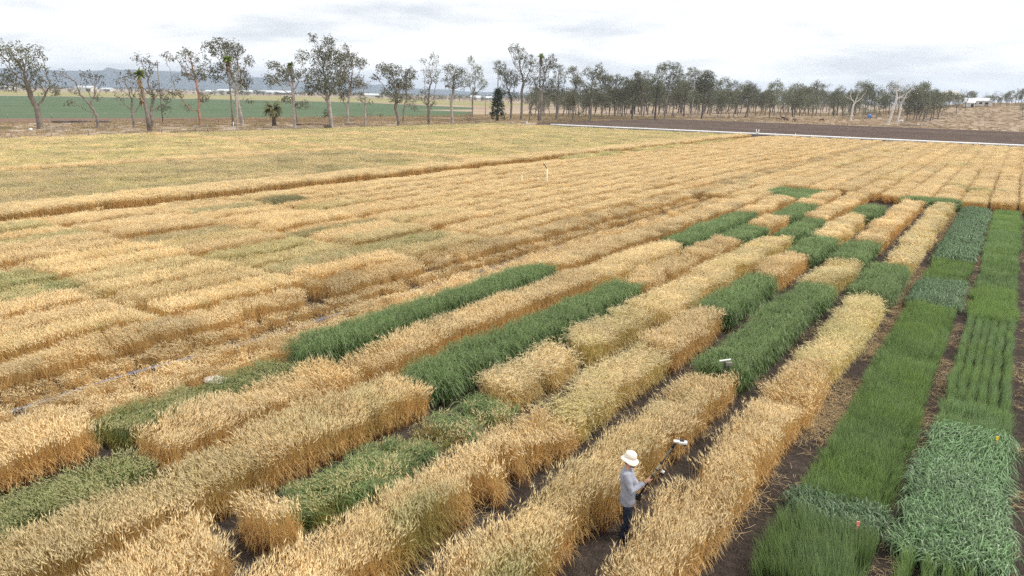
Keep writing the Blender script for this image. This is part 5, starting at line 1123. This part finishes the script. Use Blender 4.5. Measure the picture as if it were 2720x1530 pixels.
# white board standing in the oats
x, y = un(1926, 962, .98); t = empty('sensor_board', (x, y, 0), .62); tag(t, 'white tilted sensor board on a stand in the dark green oat block', 'sensor board')
mb = MB(); mb.box((0, 0, 1.04), (.32, .05, .022), tilt=Matrix.Rotation(R(-9), 3, 'Y')); mb.build('board', MAT['white'], t)
mb = MB(); mb.tube([(0, 0, 0), (0, 0, 1.0)], .022, 8); mb.build('stand', MAT['black'], t)
mb = MB(); mb.box((.10, -.02, .94), (.18, .12, .09)); mb.build('logger_box', MAT['pole'], t); mb = MB(); mb.tube([(.1, -.02, .9), (.12, -.05, .6), (.02, -.03, .3)], .008, 5); mb.build('cable', MAT['black'], t)
# tape and tag on pegs
x, y = un(2275, 1398, .5); t = empty('marker_peg', (x, y, 0)); tag(t, 'pink tape marker in the dark leafy near end of the middle strip', 'marker'); mb = MB(); mb.tube([(0, 0, 0), (0, 0, .58)], .012, 6); mb.build('peg', MAT['timber'], t); mb = MB(); mb.box((.02, 0, .57), (.055, .02, .07), rz=.6); mb.box((.03, -.02, .51), (.035, .02, .06), rz=.3); mb.build('tape', MAT['pink'], t)
x, y = un(2647, 1175, .5); t = empty('marker_peg', (x, y, 0)); tag(t, 'yellow tag marker at the back of the silvery broad leaved patch', 'marker'); mb = MB(); mb.tube([(0, 0, 0), (0, 0, .60)], .012, 6); mb.build('peg', MAT['timber'], t); mb = MB(); mb.box((0, 0, .60), (.055, .02, .085), rz=.5); mb.build('tag', MAT['yellow'], t)

# ------------------------------------------------------------------ the person and the sensor pole
PER = (-5.0, 11.45); HEAD = math.atan2(.34, .94)
p = empty('person', (PER[0], PER[1], 0), HEAD); tag(p, 'person in cream bucket hat, grey shirt and navy trousers holding a sensor pole', 'person')
POLE0, POLE1 = Vector((.225, 0, .90)), Vector((.80, 0, 2.04)); pd = (POLE1 - POLE0).normalized()
HR, HL = POLE0 + pd * .40, POLE0 + pd * .165                     # where the hands close on the pole
SH_R, EL_R, WR_R = Vector((.0, -.19, 1.385)), Vector((.10, -.25, 1.115)), HR + Vector((-.085, -.055, -.035))
SH_L, EL_L, WR_L = Vector((.0, .19, 1.385)), Vector((.09, .25, 1.10)), HL + Vector((-.075, .06, -.01))
def ering(c, rx, ry, n=18, tilt=0.):
    return [Vector((c[0] + rx * math.cos(a), c[1] + ry * math.sin(a), c[2] + tilt * math.cos(a) * rx)) for a in [2 * math.pi * k / n for k in range(n)]]
head_c = Vector((.035, 0, 1.60))
b = MB()
b.loft([ering((.02, 0, .86), .10, .15), ering((.02, 0, 1.0), .10, .15), ering((.015, 0, 1.2), .105, .16), ering((.0, 0, 1.36), .09, .16), ering((-.005, 0, 1.42), .06, .10), ering((.0, 0, 1.46), .055, .06), ering((.012, 0, 1.54), .055, .055)])
b.ellip(head_c, (.098, .076, .118), 18, 12, rot=Matrix.Rotation(R(14), 3, 'Y'))
b.ellip(head_c + Vector((.045, 0, -.075)), (.055, .05, .055), 12, 8)                 # jaw
b.tube([head_c + Vector((.092, 0, .012)), head_c + Vector((.112, 0, -.028)), head_c + Vector((.098, 0, -.038))], [.010, .017, .012], 8)   # nose
b.tube([head_c + Vector((.090, -.022, -.066)), head_c + Vector((.097, 0, -.064)), head_c + Vector((.090, .022, -.066))], .008, 6)           # lips
for s in (-1, 1):
    b.ellip(head_c + Vector((-.008, s * .078, -.008)), (.022, .012, .034), 10, 6)       # ears
    b.ellip(head_c + Vector((.086, s * .033, .012)), (.012, .018, .010), 8, 6)
    b.tube([(.03, s * .09, .92), (.045, s * .105, .5), (.02, s * .11, .46), (.0, s * .115, .10)], [.085, .06, .055, .04], 10)
    b.tube([(-.03, s * .115, .05), (.08, s * .13, .045), (.15, s * .14, .035)], [.042, .045, .028], 10)
for sh, el, wr in ((SH_R, EL_R, WR_R), (SH_L, EL_L, WR_L)): b.tube([sh, (sh + el) / 2, el, (el + wr) / 2, wr], [.055, .048, .042, .038, .029], 10)
def hand(mb, wr, hp, side):
    """palm beside the pole, four fingers and a thumb closed round it"""
    u = (wr - hp); u = (u - pd * u.dot(pd)).normalized(); w = pd.cross(u)
    palm = hp + u * .040; mb.tube([wr, (wr + palm) / 2 + u * .004, palm + pd * .004], [.028, .033, .036], 10)
    mb.ellip(palm - u * .004, (.034, .034, .044), 10, 8)
    for k in range(4):
        off = pd * (-.036 + .0235 * k); rad = .0285; ln = (2.5, 2.9, 3.0, 2.75)[k]
        pts = [hp + off + (u * math.cos(a) + w * side * math.sin(a)) * rad for a in [(.25 + ln * q / 6) for q in range(7)]]
        mb.tube([palm + off * .9] + pts, [.013, .0115, .0112, .011, .0105, .010, .0095, .008], 7)
    pts = [palm + pd * .030, hp + pd * .052 + u * .030 - w * side * .018, hp + pd * .060 - w * side * .030, hp + pd * .060 - u * .022 - w * side * .022]
    mb.tube(pts, [.015, .014, .012, .009], 7)
hand(b, WR_R, HR, 1); hand(b, WR_L, HL, -1)
b.remeshed('body', .0072, MAT['skin'], p, 2)
# shirt: torso and both sleeves as one skin
b = MB()
b.loft([ering((.035, 0, .735), .145, .185, 22, -.04), ering((.038, 0, .78), .147, .187, 22), ering((.03, 0, .95), .138, .182, 22), ering((.018, 0, 1.12), .136, .186, 22), ering((.0, 0, 1.28), .135, .198, 22), ering((-.012, 0, 1.37), .115, .185, 22), ering((-.012, 0, 1.42), .085, .125, 22), ering((-.004, 0, 1.447), .066, .074, 22)])
for sh, el, wr in ((SH_R, EL_R, WR_R), (SH_L, EL_L, WR_L)):
    inn = Vector((sh.x, sh.y * .6, sh.z - .01)); cuff = el + (wr - el) * .93
    b.tube([inn, sh, sh + (el - sh) * .35, sh + (el - sh) * .7, el, el + (cuff - el) * .3, el + (cuff - el) * .65, cuff], [.085, .080, .070, .064, .062, .057, .050, .043], 14)
sh_o = b.remeshed('shirt', .0085, MAT['shirt'], p, 3)
vv_ = sh_o.data.vertices                                                        # soft folds in the cloth
for v in vv_:
    c = v.co; f = .5 + .5 * math.sin(c.z * 42 + c.y * 25 + 3 * math.sin(c.x * 18)); n_ = v.normal; v.co = c + n_ * (.006 * (f - .5) * (1 if c.z < 1.3 else .5) + .004 * math.sin(c.z * 17 + c.y * 9))
b = MB(); b.tube([Vector((.062, -.045, 1.425)), Vector((.098, -.012, 1.36)), Vector((.128, -.008, 1.26))], .005, 5); b.build('placket', MAT['black'], p)
# trousers
b = MB(); b.loft([ering((.025, 0, .98), .115, .155), ering((.03, 0, .86), .130, .165), ering((.025, 0, .78), .125, .165)])
for s in (-1, 1): b.tube([(.03, s * .075, .84), (.045, s * .092, .66), (.05, s * .105, .46), (.018, s * .112, .26), (.002, s * .117, .065)], [.098, .092, .077, .070, .070], 14)
tr = b.remeshed('trousers', .0095, MAT['jeans'], p, 3)
for v in tr.data.vertices:
    c = v.co; v.co = c + v.normal * (.005 * math.sin(c.z * 38 + 4 * math.sin(c.x * 22 + c.y * 9)) * (1.2 if c.z < .6 else .5))
for s in (-1, 1):
    b = MB(); b.tube([(-.06, s * .116, .05), (.0, s * .118, .062), (.09, s * .132, .052), (.165, s * .142, .032)], [.045, .056, .052, .032], 12); b.tube([(-.07, s * .116, .012), (.17, s * .143, .012)], .03, 10, flat=.0 + 1.); b.remeshed('boot', .008, MAT['shoe'], p, 2)
# hat: crown, band and a drooping brim
ht = Matrix.Rotation(R(13), 3, 'Y'); hc = head_c + Vector((-.008, 0, .045)); b = MB(); rings = []
prof = [(.158, -.045, 1), (.140, -.018, .5), (.118, .008, .1), (.104, .016, 0), (.104, .024, 0), (.102, .060, 0), (.094, .100, 0), (.072, .124, 0), (.03, .134, 0), (.004, .135, 0)]
for r_h, z_h, wv in prof: rings.append([hc + ht @ Vector((r_h * 1.08 * math.cos(a), r_h * .98 * math.sin(a), z_h + wv * (.013 * math.sin(2 * a + .6) + .010 * math.sin(3 * a + 1)))) for a in [2 * math.pi * k / 36 for k in range(36)]])
inner = [[q + Vector((0, 0, -.006)) for q in r_] for r_ in rings[:4]][::-1]
b.loft([inner[0]] + inner[1:] + rings, caps=True); h_o = b.build('hat', MAT['hat'], p)
b = MB(); b.loft([[hc + ht @ Vector((.1065 * 1.08 * math.cos(a), .1065 * .98 * math.sin(a), z_h)) for a in [2 * math.pi * k / 36 for k in range(36)]] for z_h in (.014, .034)], caps=False); b.build('hat_band', MAT['hat'], h_o)
# hair at the nape, beard and moustache
b = MB(); b.ellip(head_c + Vector((-.035, 0, .005)), (.082, .081, .085), 16, 10); b.ellip(head_c + Vector((-.06, 0, -.045)), (.045, .06, .04), 10, 8); b.remeshed('hair', .008, MAT['hair'], p, 1)
b = MB(); b.ellip(head_c + Vector((.052, 0, -.095)), (.050, .050, .036), 12, 8)
for s in (-1, 1): b.tube([head_c + Vector((.02, s * .073, -.03)), head_c + Vector((.045, s * .064, -.075)), head_c + Vector((.075, s * .035, -.105))], [.012, .018, .02], 8)
b.tube([head_c + Vector((.088, -.034, -.062)), head_c + Vector((.104, 0, -.048)), head_c + Vector((.088, .034, -.062))], [.009, .011, .009], 7); b.remeshed('beard', .006, MAT['hair'], p, 1)
for s in (-1, 1): b = MB(); b.ellip(head_c + Vector((.092, s * .033, .014)), (.008, .012, .007), 8, 6); b.build('eye', MAT['black'], p)
b = MB(); b.tube([WR_R + Vector((.0, .0, .0)) + (EL_R - WR_R) * k for k in (.02, .10)], [.034, .036], 10); b.build('wrist_strap', MAT['black'], p)
b = MB(); b.tube([WR_L + (EL_L - WR_L) * k for k in (.02, .14)], [.035, .038], 10); b.build('wrist_band', MAT['orange'], p)

# the pole is held by the person: a thing of its own
q = empty('sensor_pole', (PER[0], PER[1], 0), HEAD); tag(q, 'long pole with a white sensor head held up over the wheat by the person', 'sensor pole')
b = MB(); b.tube([POLE0, POLE0 + pd * .48], .0175, 10); b.build('grip', MAT['black'], q)
b = MB(); b.tube([POLE0 + pd * .48, POLE0 + pd * .82], .0235, 10); b.build('lower_tube', MAT['pole_olive'], q)
b = MB(); b.tube([POLE0 + pd * .82, POLE1 - pd * .07], .0165, 10); b.build('upper_tube', MAT['pole'], q)
for k in (.50, .64, .80): b = MB(); b.tube([POLE0 + pd * k, POLE0 + pd * (k + .03)], .029, 10); b.build('clamp', MAT['black'], q)
b = MB(); b.tube([POLE1 - pd * .09, POLE1], .028, 10); b.build('head_joint', MAT['black'], q)
b = MB(); b.box(POLE0 + Vector((-.01, 0, -.02)), (.11, .07, .10)); b.build('battery_box', MAT['black'], q)
hb_ = POLE1 + Vector((.135, 0, .045)); b = MB(); b.box(hb_, (.15, .10, .045)); hs_ = b.build('sensor_head', MAT['white'], q)
bv = hs_.modifiers.new('b', 'BEVEL'); bv.width = .01; bv.segments = 2
b = MB(); b.box(hb_ + Vector((-.112, 0, .008)), (.10, .07, .02)); b.build('mount_plate', MAT['white'], q)
b = MB(); b.box(hb_ + Vector((-.015, .01, .033)), (.075, .07, .022)); b.build('solar_cell', MAT['black'], q)
b = MB(); b.box(hb_ + Vector((.03, 0, -.033)), (.06, .075, .022)); b.build('lens_block', MAT['black'], q)
jb = POLE0 + pd * .70 + Vector((.085, -.02, -.05)); b = MB(); b.box(jb, (.055, .035, .04), tilt=Matrix.Rotation(R(35), 3, 'Y')); b.build('display', MAT['white'], q)
b = MB(); b.box(jb + Vector((-.01, 0, -.045)), (.05, .045, .045), tilt=Matrix.Rotation(R(35), 3, 'Y')); b.build('display_back', MAT['black'], q)
b = MB(); b.tube([POLE0 + pd * .70, jb], .009, 6); b.build('bracket', MAT['black'], q)
cb = [POLE1 - pd * .05 + Vector((.02, -.02, 0)), POLE0 + pd * 1.05 + Vector((.03, -.02, -.01)), POLE0 + pd * .86 + Vector((.035, -.02, -.03)), jb, POLE0 + pd * .5 + Vector((.02, -.03, -.02)), POLE0 + pd * .2 + Vector((.03, -.05, -.06)), POLE0 + Vector((-.02, -.03, -.03)), POLE0 + Vector((-.12, -.10, -.02)), Vector((.10, -.17, 1.0))]
b = MB(); b.tube(cb, .0055, 5); b.build('cable', MAT['black'], q)
